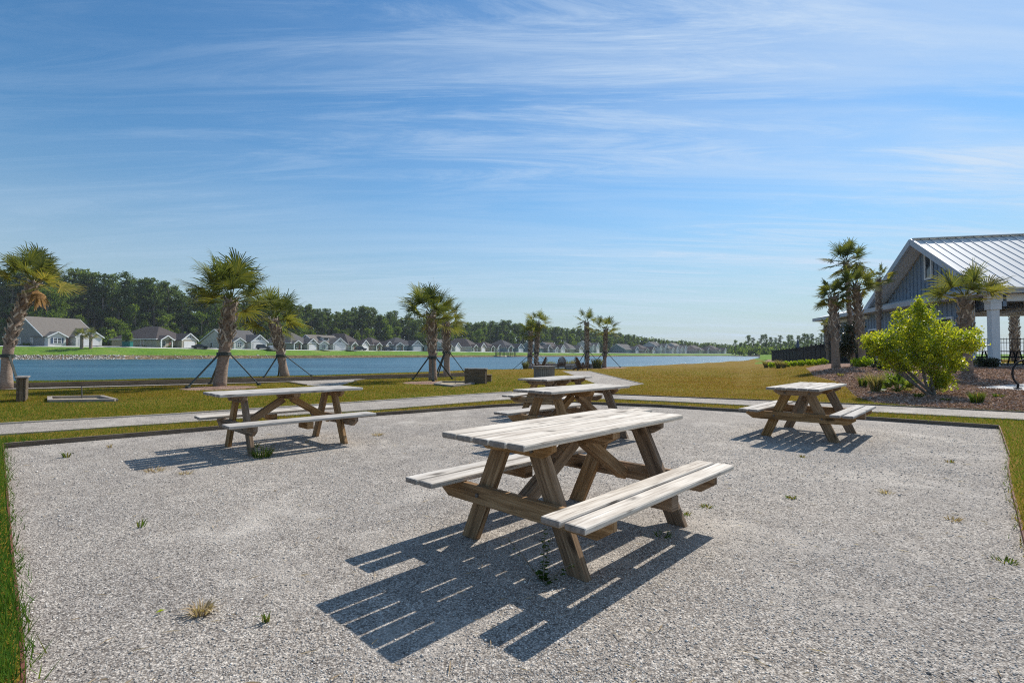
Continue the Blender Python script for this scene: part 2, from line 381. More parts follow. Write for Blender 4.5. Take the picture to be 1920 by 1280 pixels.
# ---------------------------------------------------------------- the lie of the land
ZW = -0.10
def ss(t): t = np.clip(t, 0, 1); return t * t * (3 - 2 * t)
SX = np.array([-400, 0, 200, 400, 600, 800, 1000, 1200, 1420, 1700, 2400.])
S_Y = np.array([112, 122, 128, 146, 180, 220, 270, 330, 400, 400, 400.])       # far shore
D_Y = np.array([126, 137, 144, 164, 203, 248, 305, 375, 450, 450, 450.])       # house fronts
HB = np.array([647, 647.5, 649, 653.5, 656, 658, 660.5, 662.3, 663.3, 663.5, 663.5])
NX = np.array([-400, 0, 200, 400, 600, 800, 930, 1020, 1200, 1320, 1400, 1425.])
NYp = np.array([716, 714, 711, 707, 703, 697, 692.5, 691.5, 687, 681, 676, 672.])
N_Y = (CAMH - ZW) * F / (NYp - HOR)
XEND = 1425
def px_of(x, y): return 960 + F * x / max(y, .01)
def shore_near(ix): return float(np.interp(ix, NX, N_Y))
def shore_far(ix): return float(np.interp(ix, SX, S_Y))
def house_y(ix): return float(np.interp(ix, SX, D_Y))
def house_z(ix): return CAMH + (HOR - float(np.interp(ix, SX, HB))) * house_y(ix) / F
def hland(x, y):
    """height of the land"""
    if y < 1: return .05
    ix = px_of(x, y); a = x / y
    base = .05 + .60 * float(ss((a - .45) / .25)) * float(ss((y - 12) / 11))
    if ix < XEND:
        n, s, d = shore_near(ix), shore_far(ix), house_y(ix)
        if y <= n: return ZW - .01 + (base - ZW + .01) * float(ss((n - y) / 5))
        if y < s:
            e = min(y - n, (s - y)); return ZW - .01 - min(1.0, e * .25)
        zh = house_z(ix); t = (y - s) / (d - s)
        if t < .15: return ZW - .01 + (zh - ZW) * (t / .15) * .30
        if t < .8: return ZW - .01 + (zh - ZW) * (.30 + (t - .15) / .65 * .68)
        return ZW - .01 + (zh - ZW) * min(1.0, .98 + (t - .8) * .1) if t < 1 else zh
    zh = house_z(ix)
    return base + (max(zh, base) - base) * float(ss((y - 150) / 250))
def at_px(px, py, z=None):
    """ground point seen at photo pixel (px, py); z fixes the height"""
    dx, dz = (px - 960) / F, (HOR - py) / F
    if z is not None:
        y = (z - CAMH) / dz; return Vector((dx * y, y, z))
    y = 1.0
    while y < 600:
        if CAMH + dz * y <= hland(dx * y, y): break
        y *= 1.004
    return Vector((dx * y, y, hland(dx * y, y)))
def at_y(px, y, z=None):
    x = (px - 960) / F * y
    return Vector((x, y, hland(x, y) if z is None else z))
def zpx(py, y): return CAMH + (HOR - py) * y / F
def g2(pts, z=.05): return [tuple(at_px(a, b, z)[:2]) for a, b in pts]

# outlines on the ground
pad_back = g2([(10, 839), (340, 811), (705, 779), (920, 763), (1030, 757), (1109, 757.5), (1240, 763), (1385, 771.5), (1612, 785.5), (1870, 803)], 0)
pad_right = g2([(1870, 803), (1876, 820), (1887, 856), (1885, 885), (1892, 928), (1920, 1053)], 0)
pad_left = g2([(10, 839), (20, 930), (34, 1060), (50, 1180), (60, 1290)], 0)
pr = pad_right[-1]; pl = pad_left[-1]
pad_right.append((pr[0] + .25, -3.5)); pad_left.append((pl[0] - .3, -3.5))
PAD = pad_back + pad_right[1:] + pad_left[:0:-1]
path_top = [at_px(a, b, .05)[:2] for a, b in [(-260, 812), (0, 795), (340, 775.6), (640, 756), (920, 737), (960, 734.5), (1040, 736), (1137, 739), (1240, 743), (1435, 751), (1642, 759.5), (1920, 773), (2300, 790)]]
path_bot = [at_px(a, b, .05)[:2] for a, b in [(-260, 838), (0, 815.5), (340, 792.5), (716, 768), (920, 751.6), (1010, 746.5), (1135, 747.5), (1240, 752.5), (1388, 760), (1687, 776), (1920, 788), (2300, 808)]]
PATH = [tuple(p) for p in path_top] + [tuple(p) for p in path_bot[::-1]]
BR = g2([(1054, 695.5), (1104, 695.5), (1206, 720), (1172, 725.5), (1137, 738), (1040, 735), (1075, 726), (1116, 718.5), (1082, 706)])
MULCH = [tuple(at_px(a, b)[:2]) for a, b in [(1510, 690), (1524, 705), (1580, 720), (1606, 745), (1640, 755), (1760, 765), (1850, 768.5), (1920, 771), (2250, 780)]]
MULCH += [(31, 22), (30, 30), (24, 40), (22, 40)]
MULCH += [tuple(at_px(1545, 682)[:2])]
BED2 = [tuple(at_px(a, b)[:2]) for a, b in [(1432, 677.5), (1548, 682), (1556, 677), (1440, 674)]]
CONC = [tuple(at_px(a, b)[:2]) for a, b in [(1823, 726), (1920, 732), (2100, 738), (2100, 722), (1920, 719.5)]]
near_ring = [(a, b) for a, b in [tuple(at_y(px, shore_near(px))[:2]) for px in np.linspace(-700, XEND, 90)]]
far_ring = [tuple(at_y(px, shore_far(px))[:2]) for px in np.linspace(XEND, -700, 90)]
POND = near_ring + far_ring
def fr_strip(t0, t1):
    a = []; b = []
    for px in np.linspace(-700, XEND - 2, 70):
        s, d = shore_far(px), house_y(px)
        a.append(tuple(at_y(px, s + (d - s) * t0)[:2])); b.append(tuple(at_y(px, s + (d - s) * t1)[:2]))
    return a + b[::-1]
SHORE = fr_strip(0.0, .17); ROAD = fr_strip(.74, .93)
court_far = [tuple(at_px(a, b, .10)[:2]) for a, b in [(-200, 722.5), (58, 717.5), (340, 711.5), (477, 708.5), (680, 703.5), (872, 698.6), (905, 697.8)]]
court_near = [tuple(at_px(a, b, .10)[:2]) for a, b in [(-200, 733.5), (58, 727.5), (340, 720.3), (452, 717.2), (542, 714.5), (684, 709), (872, 703.8), (905, 703)]]
COURT = court_far + court_near[::-1]
def circ(p, r, n=10, e=1.0): return [(p[0] + r * math.cos(6.283 * i / n), p[1] + r * e * math.sin(6.283 * i / n)) for i in range(n)]

def pip(poly, x, y):
    c = False; j = len(poly) - 1
    for i in range(len(poly)):
        xi, yi = poly[i]; xj, yj = poly[j]
        if (yi > y) != (yj > y) and x < (xj - xi) * (y - yi) / (yj - yi) + xi: c = not c
        j = i
    return c
# tree rings of mulch round the palms by the court
RINGS = [circ(at_px(413, 727, .05), 1.25), circ(at_px(812, 717, .05), 1.3), circ(at_px(15, 724, .05), 1.3), circ(at_y(998, 44), 2.2), circ(at_y(1110, 44), 2.8), circ(at_y(1133, 44.5), 2.0)]
pit_l = g2([(96, 753.5), (219, 752), (192, 745), (95, 746.5)]); pit_r = g2([(816, 721.5), (848, 725), (888, 720.5), (872, 717), (828, 717)])
REG = [('gravel_pad', PAD, 'gravel', 0.0), ('bocce_court_gravel', COURT, 'gravel', -.09), ('gravel_path', PATH, 'gravel', None), ('gravel_branch_path', BR, 'gravel', None),
       ('concrete_slab', CONC, 'concrete', None), ('horseshoe_pit_sand', pit_l, 'pit_sand', None), ('horseshoe_pit_sand', pit_r, 'pit_sand', None)]
REG += [('palm_mulch_ring', r, 'mulch', None) for r in RINGS]
REG += [('mulch_bed', MULCH, 'mulch', None), ('hedge_bed', BED2, 'mulch', None), ('pond_bed', POND, 'pond_bed', None), ('far_shore', SHORE, 'shore_soil', None), ('far_road', ROAD, 'road_concrete', None)]
def build_ground():
    pts = []; edges = []
    def addpoly(P, closed=True):
        b = len(pts); Q = []
        for i in range(len(P)):           # subdivide long near edges so heights follow the land
            p = P[i]; q = P[(i + 1) % len(P)]
            if not closed and i == len(P) - 1: Q.append(p); break
            d = math.dist(p, q); m = max(1, int(d / max(1.0, .09 * abs(p[1]))))
            for k in range(m): Q.append((p[0] + (q[0] - p[0]) * k / m, p[1] + (q[1] - p[1]) * k / m))
        pts.extend(Q); n = len(Q)
        for i in range(n if closed else n - 1): edges.append((b + i, b + (i + 1) % n))
    for _, P, _, _ in REG: addpoly(P)
    ys = [1.0]
    while ys[-1] < 900: ys.append(ys[-1] * 1.045)
    ys += [1300]
    for y in ys:
        for ix in np.arange(-700, 2500, 45 if y < 600 else 180):
            x = (ix - 960) / F * y; pts.append((x + random.uniform(-.001, .001) * y, y + random.uniform(-.001, .001) * y))
    for x in np.arange(-30, 31, 3.0):
        for y in (-12, -9, -6, -3, 0): pts.append((x, y + .011 * x))
    for x in (-2200, 2200):
        for y in (-60, 100, 900, 1500): pts.append((x, y))
    pts.append((0, -60))
    V, E, Fc, *_ = delaunay_2d_cdt([Vector(p) for p in pts], edges, [], 0, 1e-4)
    V = [(v.x, v.y) for v in V]
    hz = [hland(*v) for v in V]
    groups = {}
    for f in Fc:
        cx = sum(V[i][0] for i in f) / len(f); cy = sum(V[i][1] for i in f) / len(f)
        k = -1
        for j, (nm, P, mt, z) in enumerate(REG):
            if pip(P, cx, cy): k = j; break
        if k == -1 and cy > 60:
            ix = px_of(cx, cy)
            if cy > shore_far(ix) or ix > XEND: k = -2
        groups.setdefault(k, []).append(f)
    for k, fs in groups.items():
        nm, mt, z = ('lawn', 'lawn_grass', None) if k == -1 else ('far_lawn', 'far_grass', None) if k == -2 else (REG[k][0], REG[k][2], REG[k][3])
        ids = sorted({i for f in fs for i in f}); mp = {i: n for n, i in enumerate(ids)}
        me = bpy.data.meshes.new(nm)
        dz = .004 if nm == 'gravel_branch_path' else 0
        me.from_pydata([(V[i][0], V[i][1], (hz[i] if z is None else z) + dz) for i in ids], [], [[mp[i] for i in f] for f in fs])
        me.materials.append(MATS[mt]); me.update()
        me.polygons.foreach_set('use_smooth', [True] * len(me.polygons))
        bm = bmesh.new(); bm.from_mesh(me); bmesh.ops.recalc_face_normals(bm, faces=bm.faces)
        if sum(f.normal.z for f in bm.faces) < 0: bmesh.ops.reverse_faces(bm, faces=bm.faces)
        bm.to_mesh(me); bm.free()
        tag(bpy.data.objects.new(nm, me), kind='structure'); o = bpy.data.objects.get(nm) if nm in bpy.data.objects else None
        o = [q for q in bpy.data.objects if q.data is me][0]; COL.objects.link(o)
    # water sheet, a little wider than the pond so its edge is buried in the banks
    w = bpy.data.meshes.new('pond_water')
    a = [tuple(at_y(px, shore_near(px) - 1.5)[:2]) for px in np.linspace(-700, XEND, 60)]
    b = [tuple(at_y(px, shore_far(px) + 1.0)[:2]) for px in np.linspace(-700, XEND, 60)]
    vs = [(x, y, ZW) for x, y in a + b]
    w.from_pydata(vs, [], [(i, i + 1, 60 + i + 1, 60 + i) for i in range(59)]); w.materials.append(MATS['water']); w.update()
    o = bpy.data.objects.new('pond_water', w); COL.objects.link(o); tag(o, kind='structure')
build_ground()

# ---------------------------------------------------------------- timber edgings
def edging(name, pts, w, h, zb, mat, label, cat='edging', closed=False, bow=0):
    m = MB(); n = len(pts)
    for i in range(n if closed else n - 1):
        a = pts[i]; b = pts[(i + 1) % n]
        za = zb if not callable(zb) else zb(*a); zc = zb if not callable(zb) else zb(*b)
        L = math.dist(a, b); k = max(1, int(L / 2.6))
        for j in range(k):
            t0, t1 = j / k, (j + 1) / k - .004 / max(L, .01)
            p = (a[0] + (b[0] - a[0]) * t0, a[1] + (b[1] - a[1]) * t0, za + (zc - za) * t0 + h / 2 + random.uniform(-.003, .003))
            q = (a[0] + (b[0] - a[0]) * t1, a[1] + (b[1] - a[1]) * t1, za + (zc - za) * t1 + h / 2 + random.uniform(-.003, .003))
            m.beam(p, q, w, h)
    o = m.build(name, mat, bevel=.003 if w > .02 else 0)
    return tag(o, label, cat)
edging('timber_edging', pad_back[:5], .045, .12, -.055, 'edging_wood', 'dark timber board edging the left half of the far side of the gravel pad')
edging('timber_edging', pad_back[4:], .045, .12, -.055, 'edging_wood', 'dark timber board edging the right half of the far side of the gravel pad')
edging('metal_edging', pad_left, .012, .10, -.045, 'rust_edge', 'thin rusty edging strip along the left side of the gravel pad')
edging('metal_edging', pad_right, .012, .10, -.045, 'rust_edge', 'thin rusty wavy edging strip along the right side of the gravel pad')
zl = lambda x, y: hland(x, y) - .03
edging('path_edging', [tuple(p) for p in path_top[:6]], .04, .055, zl, 'edging_pale_wood', 'pale timber edging on the far side of the gravel path, left of the tables')
edging('path_edging', [tuple(p) for p in path_top[7:]], .04, .055, zl, 'edging_wood', 'timber edging on the far side of the gravel path beside the mulch bed')
edging('path_edging', [tuple(p) for p in path_bot[:6]], .04, .055, zl, 'edging_pale_wood', 'pale timber edging on the near side of the gravel path, left half')
edging('path_edging', [tuple(p) for p in path_bot[6:]], .04, .055, zl, 'edging_pale_wood', 'pale timber edging on the near side of the gravel path, right half')
edging('path_edging', BR[1:4], .04, .06, zl, 'edging_pale_wood', 'pale timber edging round the pointed corner of the path to the fire pit')
edging('court_curb', court_far, .10, .22, -.11, 'edging_wood', 'long brown timber curb on the pond side of the bocce court', 'curb')
edging('court_curb', court_near[:5] + [tuple(at_px(574, 722, .05)[:2])], .10, .20, -.11, 'edging_wood', 'brown timber curb on the near side of the bocce court, left of its gravel entrance', 'curb')
edging('court_curb', [tuple(at_px(666, 714, .05)[:2])] + court_near[5:], .10, .20, -.11, 'edging_wood', 'brown timber curb on the near side of the bocce court, right of its gravel entrance', 'curb')
# gravel entrance apron of the court
m = MB(); q = [at_px(a, b, .054) for a, b in [(576, 722), (600, 724), (640, 722), (668, 714), (684, 709.6), (542, 715)]]; APRON = [(p.x, p.y) for p in q]
m.poly(q); tag(m.build('court_entrance_gravel', 'gravel'), kind='structure')

# ---------------------------------------------------------------- picnic tables
TL, TW, TH = 1.885, .70, .76
SO, SW, SH, LG, OV = .745, .30, .42, .52, .34
def make_table():
    root = empty('picnic_table')
    m = MB(); bw = TW / 5; th = .038
    for i in range(5):
        x = -TW / 2 + bw * (i + .5)
        m.box((x, random.uniform(-.009, .009), TH - th / 2 + random.uniform(-.002, .002)), (bw - .012, TL, th))
    m.build('tabletop', 'table_top_wood', root, bevel=.011, endmat='end_grain')
    for s in (-1, 1):
        m = MB(); sw = SW / 2
        for i in range(2):
            m.box((s * (SO - SW + sw * (i + .5)), random.uniform(-.006, .006), SH - th / 2), (sw - .024, TL, th))
        m.build('seat', 'table_top_wood', root, bevel=.011, endmat='end_grain')
    def cleat(y, half, z, h=.085, name='cleat', w=.045, bev=.08):
        m = MB(); v = [(-half, 0), (half, 0), (half, -h * .45), (half - bev, -h), (-half + bev, -h), (-half, -h * .45)]
        a = [(p[0], y - w / 2, z + p[1]) for p in v]; b = [(p[0], y + w / 2, z + p[1]) for p in v]
        n = 6; o = random.uniform(0, 30)
        k = len(m.v); m.v.extend(a + b)
        m.face(range(k, k + n), [(p[0] + o, p[1]) for p in v]); m.face([k + n + i for i in range(n)][::-1], [(p[0] + o, p[1] + 3) for p in v][::-1])
        for i in range(n):
            j = (i + 1) % n; L = math.dist(v[i], v[j]); u0, u1 = (v[i][0] + o, v[j][0] + o) if abs(v[i][0] - v[j][0]) > .1 else (o, o + L)
            m.face((k + i, k + n + i, k + n + j, k + j), [(u0, 5), (u0, 5 + w), (u1, 5 + w), (u1, 5)])
        ob = m.build(name, 'table_leg_wood', root, bevel=.004)
        bm = bmesh.new(); bm.from_mesh(ob.data); bmesh.ops.recalc_face_normals(bm, faces=bm.faces); bm.to_mesh(ob.data); bm.free()
    ye = TL / 2 - OV; tb = TH - th
    for s in (-1, 1):
        cleat(s * (ye + .046), TW / 2 - .035, tb - .001)
        cleat(s * (ye + .046), SO - .03, SH - th - .001, .12, 'seat_support', .045, .10)
        for t in (-1, 1):
            # legs run from under the top out to the ground
            m = MB(); w, d = .125, .048
            x0, z0, x1, z1 = .125, tb - .002, LG - w / 2 - .005, 0.0
            y0, y1 = s * ye - d / 2, s * ye + d / 2
            hw = w / 2 / math.cos(math.atan2(x1 - x0, z0 - z1))
            prof = [(x0 - hw, z0), (x0 + hw, z0), (x1 + hw, z1), (x1 - hw, z1)]
            k = 0; n = 4; o = random.uniform(0, 30)
            m.v.extend([(t * a, y0, b) for a, b in prof] + [(t * a, y1, b) for a, b in prof])
            uvp = [(z0, 0), (z0, w), (z1, w), (z1, 0)]
            m.face((0, 1, 2, 3), [(a + o, b + o) for a, b in uvp]); m.face((7, 6, 5, 4), [(a + o, b + o + .5) for a, b in uvp[::-1]])
            for i in range(4):
                j = (i + 1) % 4; m.face((i, i + 4, j + 4, j), [(uvp[i][0] + o, 1 + o), (uvp[i][0] + o, 1 + d + o), (uvp[j][0] + o, 1 + d + o), (uvp[j][0] + o, 1 + o)])
            ob = m.build('leg', 'table_leg_wood', root, bevel=.004)
            bm = bmesh.new(); bm.from_mesh(ob.data); bmesh.ops.recalc_face_normals(bm, faces=bm.faces); bm.to_mesh(ob.data); bm.free()
    cleat(0, TW / 2 - .03, tb - .001, .085, 'cleat', .09)
    for t in (-1, 1):
        m = MB(); m.box((t * (SO - SW / 2), 0, SH - th - .046), (SW - .03, .085, .088)); m.build('seat_cleat', 'table_leg_wood', root, bevel=.006)
        m = MB(); m.beam((0, t * (ye - .01), SH - .12), (0, t * .06, tb - .09), .085, .085); m.build('brace', 'table_leg_wood', root, bevel=.004)
    for s in (-1, 1):
        for t in (-1, 1):
            for (x, z) in ((.16, tb - .05), (.315, SH - .10)):
                MB().tube([(t * x, s * (ye + .066), z), (t * x, s * (ye + .078), z)], .014, 8).build('bolt', 'steel_stake', root)
    return root
GRP = 'weathered picnic tables on the gravel pad'
tabs = [((.465, 3.576), .765, 'large weathered picnic table nearest the camera in the middle of the gravel'),
        ((-3.082, 6.918), .773, 'weathered picnic table standing alone on the left part of the gravel pad'),
        ((4.623, 7.848), .757, 'weathered picnic table standing alone on the right part of the gravel pad'),
        ((.918, 7.369), .779, 'weathered picnic table partly hidden directly behind the nearest one'),
        ((.937, 10.506), .625, 'farthest picnic table, only its top showing behind the middle one')]
for (xy, yaw, lab) in tabs:
    t_ = make_table(); t_.location = (xy[0], xy[1], 0.0); t_.rotation_euler = (0, 0, -yaw)
    tag(t_, lab, 'picnic table', GRP)

# ---------------------------------------------------------------- palms
def fan_leaf(m, base, d, plen, seg, nseg, rnd, dead=False, spread=1.9, w=.030, tint=.5):
    """costapalmate frond: petiole then a fan of drooping segments"""
    d = d.normalized(); side = d.cross(Vector((0, 0, 1)))
    if side.length < .05: side = Vector((1, 0, 0))
    side.normalize()
    p1 = base + d * plen * .55; d2 = (d + Vector((0, 0, -.16 if not dead else -.3))).normalized()
    p2 = p1 + d2 * plen * .45
    m.tube([base, p1, p2], [.022, .015, .010], 4, False, min(1, tint + .2))
    roll = rnd.uniform(-.7, .7)
    up = side.cross(d2).normalized(); sd = (side * math.cos(roll) + up * math.sin(roll)).normalized(); nrm = d2.cross(sd) * -1
    for i in range(nseg):
        u = (i + .5) / nseg * 2 - 1; an = u * spread
        L = seg * (1 - .28 * abs(u) ** 1.5) * rnd.uniform(.72, 1.1)
        dr = (d2 * math.cos(an) + sd * math.sin(an)).normalized()
        # fan is cupped like a folded leaf
        dr = (dr + nrm * .28 * math.cos(an * .8) * (1 if not dead else -.4)).normalized()
        st = p2 + d2 * .10 * (1 - abs(u))
        fall = rnd.uniform(.05, .30) * (4 if dead else 1)
        pm = st + dr * L * .55 + Vector((0, 0, -fall * L * .10)); pe = st + dr * L * .88 + Vector((0, 0, -fall * L * .62)) ; pt = pe + Vector((dr.x, dr.y, dr.z * .2 - fall * 1.3)).normalized() * L * .15
        wv = dr.cross(nrm).normalized(); ww = w * rnd.uniform(.8, 1.2)
        tt = min(1, max(0, tint + rnd.uniform(-.24, .24)))
        k = len(m.v)
        m.v.extend([tuple(st - wv * ww * .25), tuple(st + wv * ww * .25), tuple(pm + wv * ww * .62), tuple(pm - wv * ww * .62), tuple(pe + wv * ww * .34), tuple(pe - wv * ww * .34), tuple(pt)])
        m.face((k, k + 1, k + 2, k + 3), None, tt); m.face((k + 3, k + 2, k + 4, k + 5), None, tt); m.face((k + 5, k + 4, k + 6), None, min(1, tt + .25))
def make_palm(loc, top, r0, crown_r, n_leaf, seed, label, group, boot_from=.35, poles=0, pole_h=.4, mid=None, nseg=30, dead=0, flat=1.0, low=-.5, pole_r=.035, boots=True, name='palm_tree', paz=.4, rboot=1.35, pole_reach=1.5):
    """top = crown base relative to loc"""
    rnd = random.Random(seed); root = empty(name, loc, 0, label, 'palm', group)
    top = Vector(top); mid = Vector(mid) if mid else top * .5
    def cv(t): return mid * (2 * t * (1 - t)) * 1.0 + top * t * t if mid is None else (Vector((0, 0, 0)) * (1 - t) ** 2 + (mid * 2 - top * .5) * 2 * t * (1 - t) + top * t * t)
    pts = [cv(i / 20) for i in range(21)]; pts[0] = Vector((0, 0, -.08))
    rad = [r0 * (1.06 - .45 * min(1, i / 3.5) * .4 + rnd.uniform(-.02, .02)) for i in range(21)]
    MB().tube(pts, rad, 14).build('trunk', 'palm_bark', root, smooth=True)
    # old leaf bases criss-crossing up the trunk
    H = top.length
    if boots:
        m = MB(); n = int((1 - boot_from) * H / .048)
        for i in range(n):
            t = boot_from + (1 - boot_from) * (i + rnd.random()) / n; c = cv(t); ax = (cv(min(1, t + .02)) - cv(t - .02)).normalized()
            an = i * 2.39996 + rnd.uniform(-.2, .2)
            out = Vector((math.cos(an), math.sin(an), 0)); tg = ax.cross(out).normalized()
            q = (t - boot_from) / (1 - boot_from); env = 1 + (rboot - 1) * (1 - (2 * q - .9) ** 2 * .55)
            for sd_ in (-1, 1):
                L = rnd.uniform(.20, .34) * (r0 / .25) ** .8
                ro = r0 * env * .70
                st = c + out * ro + tg * sd_ * r0 * .05
                dr = (ax * 1.0 + out * rnd.uniform(.10, .32) + tg * sd_ * rnd.uniform(.45, .7)).normalized()
                w = .05 * rnd.uniform(.8, 1.2) * (r0 / .25) ** .7
                a = st; b = st + dr * L; wv = dr.cross(out).normalized()
                k = len(m.v); tt = .022
                for P, ww in ((a, w * 1.2), (b, w * .55)):
                    for s1, s2 in ((-1, -1), (1, -1), (1, 1), (-1, 1)): m.v.append(tuple(P + wv * s1 * ww * .6 + out * s2 * tt))
                tn_ = rnd.random()
                for f in ((0, 1, 2, 3), (7, 6, 5, 4), (0, 4, 5, 1), (1, 5, 6, 2), (2, 6, 7, 3), (3, 7, 4, 0)): m.face([k + j for j in f], None, tn_)
        m.build('leaf_bases', 'boot_bark', root, tint=True)
    m = MB(); n_leaf = int(n_leaf * 1.0); pl = crown_r * .42; sg = crown_r * .62
    for i in range(n_leaf):
        an = i * 2.39996 + rnd.uniform(-.25, .25); q = (i + .5) / n_leaf
        el = (1.45 - (1.45 - low) * q ** .8) + rnd.uniform(-.12, .12)
        d = Vector((math.cos(an) * math.cos(el), math.sin(an) * math.cos(el), math.sin(el) * flat))
        b = top + Vector((0, 0, .12 - .25 * q)) + Vector((math.cos(an), math.sin(an), 0)) * .05
        fan_leaf(m, b, d, pl * rnd.uniform(.85, 1.25), sg * rnd.uniform(.85, 1.1), nseg, rnd, tint=rnd.uniform(.05, .55) + .22 * q * q, w=.031 * (30 / nseg) ** .8 * max(1, crown_r / 1.3))
    m.build('crown', 'palm_leaf', root, tint=True)
    if dead:
        m = MB()
        for i in range(dead):
            an = -.35 + rnd.uniform(-.4, .4); d = Vector((math.cos(an) * .7, math.sin(an) * .7, -.5))
            fan_leaf(m, top + Vector((0, 0, -.15)), d, pl * .5, sg * .72, 22, rnd, dead=True, spread=1.1, tint=rnd.random(), w=.05)
        m.build('dead_frond', 'dead_leaf', root, tint=True)
    if poles:
        hz_ = H * pole_h; c = cv(pole_h)
        MB().tube([c + Vector((0, 0, -.06)), c + Vector((0, 0, .06))], r0 * 1.12, 14).build('strap_band', 'pole_paint', root)
        for i in range(poles):
            an = paz + i * 2 * math.pi / poles; o = Vector((math.cos(an), math.sin(an), 0))
            f = o * pole_reach; fz = hland(loc[0] + f.x, loc[1] + f.y) - loc[2]
            p = MB().beam(c + o * r0 * .95, (f.x, f.y, fz + .03), pole_r * 1.9, pole_r * 1.1)
            p.box((f.x, f.y, fz + .03), (.12, .12, .1)); p.build('support_pole', 'pole_paint', root)
    return root
def palm_at(px, y, topx, topy, rpx, crpx, **k):
    loc = at_y(px, y); ca = math.cos(math.atan((px - 960) / F)); rpx *= ca; crpx *= ca ** .5; top = ((topx - px) / F * y, 0, zpx(topy, y) - loc.z)
    return make_palm(tuple(loc), top, rpx * y / F, crpx * y / F, **k)
G1 = 'sabal palms propped with poles along the pond'
palm_at(15, 18.5, 62, 528, 12.8, 78, n_leaf=19, seed=1, label='leaning sabal palm at the far left with a hanging dead brown frond', group=G1, boot_from=.38, poles=1, pole_h=.30, mid=(.12, 0, 1.9), dead=1, low=-.05, paz=-.5, pole_reach=1.1, nseg=34)
palm_at(413, 19.0, 432, 562, 12.8, 97, n_leaf=20, seed=5, label='stout bushy sabal palm behind the left picnic table, held by dark poles', group=G1, boot_from=.42, poles=3, pole_h=.37, low=-.15, paz=.25, nseg=36, pole_reach=1.35, rboot=1.45)
palm_at(535, 27.0, 513, 598, 9.0, 66, n_leaf=20, seed=8, label='shorter sabal palm with yellowing fronds, beyond the bocce court curb', group=G1, boot_from=.40, poles=3, pole_h=.36, low=-.4, paz=.15, nseg=32, rboot=1.5, pole_reach=1.35)
palm_at(812, 23.2, 808, 588, 8.2, 63, n_leaf=20, seed=11, label='nearer palm of the touching pair left of the timber backboard', group=G1, boot_from=.36, poles=3, pole_h=.34, low=-.25, paz=-1.4, nseg=32, rboot=1.45, pole_reach=1.05)
palm_at(838, 28.5, 836, 602, 6.6, 46, n_leaf=18, seed=12, label='farther palm of the touching pair, on the pond side of the curb', group=G1, boot_from=.35, poles=3, pole_h=.42, low=-.5, paz=.2, nseg=28, rboot=1.5, pole_reach=1.1)
G2 = 'slim palms round the fire pit'
palm_at(993, 44, 995, 622, 4.3, 26, n_leaf=16, seed=21, label='left and shorter of the two close palms left of the fire pit', group=G2, boot_from=.12, poles=2, pole_h=.35, low=-.7, nseg=20, rboot=1.2, pole_r=.03, paz=2.8, pole_reach=1.5)
palm_at(1004, 45, 1009, 606, 4.3, 27, n_leaf=16, seed=22, label='right and taller of the two close palms left of the fire pit', group=G2, boot_from=.12, poles=2, pole_h=.35, low=-.7, nseg=20, rboot=1.2, pole_r=.03, paz=-.3, pole_reach=1.5)
palm_at(1101, 44, 1100, 604, 4.3, 27, n_leaf=12, seed=23, label='tall ragged palm standing behind the brown deck chairs', group=G2, boot_from=.15, poles=3, pole_h=.36, low=-.8, nseg=18, rboot=1.2, pole_r=.03, paz=.1, pole_reach=1.4)
palm_at(1133, 44.5, 1136, 617, 3.9, 29, n_leaf=14, seed=24, label='shorter palm at the right end of the fire pit group', group=G2, boot_from=.25, poles=3, pole_h=.40, low=-.5, nseg=20, rboot=1.25, pole_r=.03, paz=.2, pole_reach=1.5)
G3 = 'palms beside the pavilion'
palm_at(1567, 24, 1563, 556, 8.8, 36, n_leaf=17, seed=31, label='left palm of the pavilion group with a straight grey trunk', group=G3, boot_from=.35, low=-.7, nseg=24, rboot=1.3)
palm_at(1600, 26, 1589, 490, 4.6, 48, n_leaf=22, seed=32, label='tallest palm of the group left of the pavilion', group=G3, boot_from=.3, low=-.7, nseg=26, rboot=1.35)
palm_at(1618, 24, 1606, 535, 8.0, 44, n_leaf=18, seed=33, label='thick criss-cross trunked palm between the tallest palm and the pavilion', group=G3, boot_from=.22, low=-.5, nseg=26, rboot=1.4)
palm_at(1648, 32, 1650, 522, 5.5, 30, n_leaf=13, seed=34, label='slim palm showing at the lower end of the pavilion gable rafter', group=G3, boot_from=.5, low=-.7, nseg=20)
palm_at(1812, 20, 1812, 556, 13, 80, n_leaf=16, seed=35, label='palm in front of the pavilion wall and white roof', group=G3, boot_from=.30, low=-.15, nseg=30, rboot=1.5, flat=.75)
palm_at(1903, 44, 1903, 560, 9, 50, n_leaf=16, seed=36, label='palm trunk seen through the open pavilion behind the fence', group=G3, boot_from=.1, low=-.5, nseg=20)
palm_at(1553, 40, 1551, 612, 4.5, 18, n_leaf=12, seed=37, label='small low palm crown just left of the grey trunked palm', group=G3, boot_from=.3, low=-.7, nseg=18)

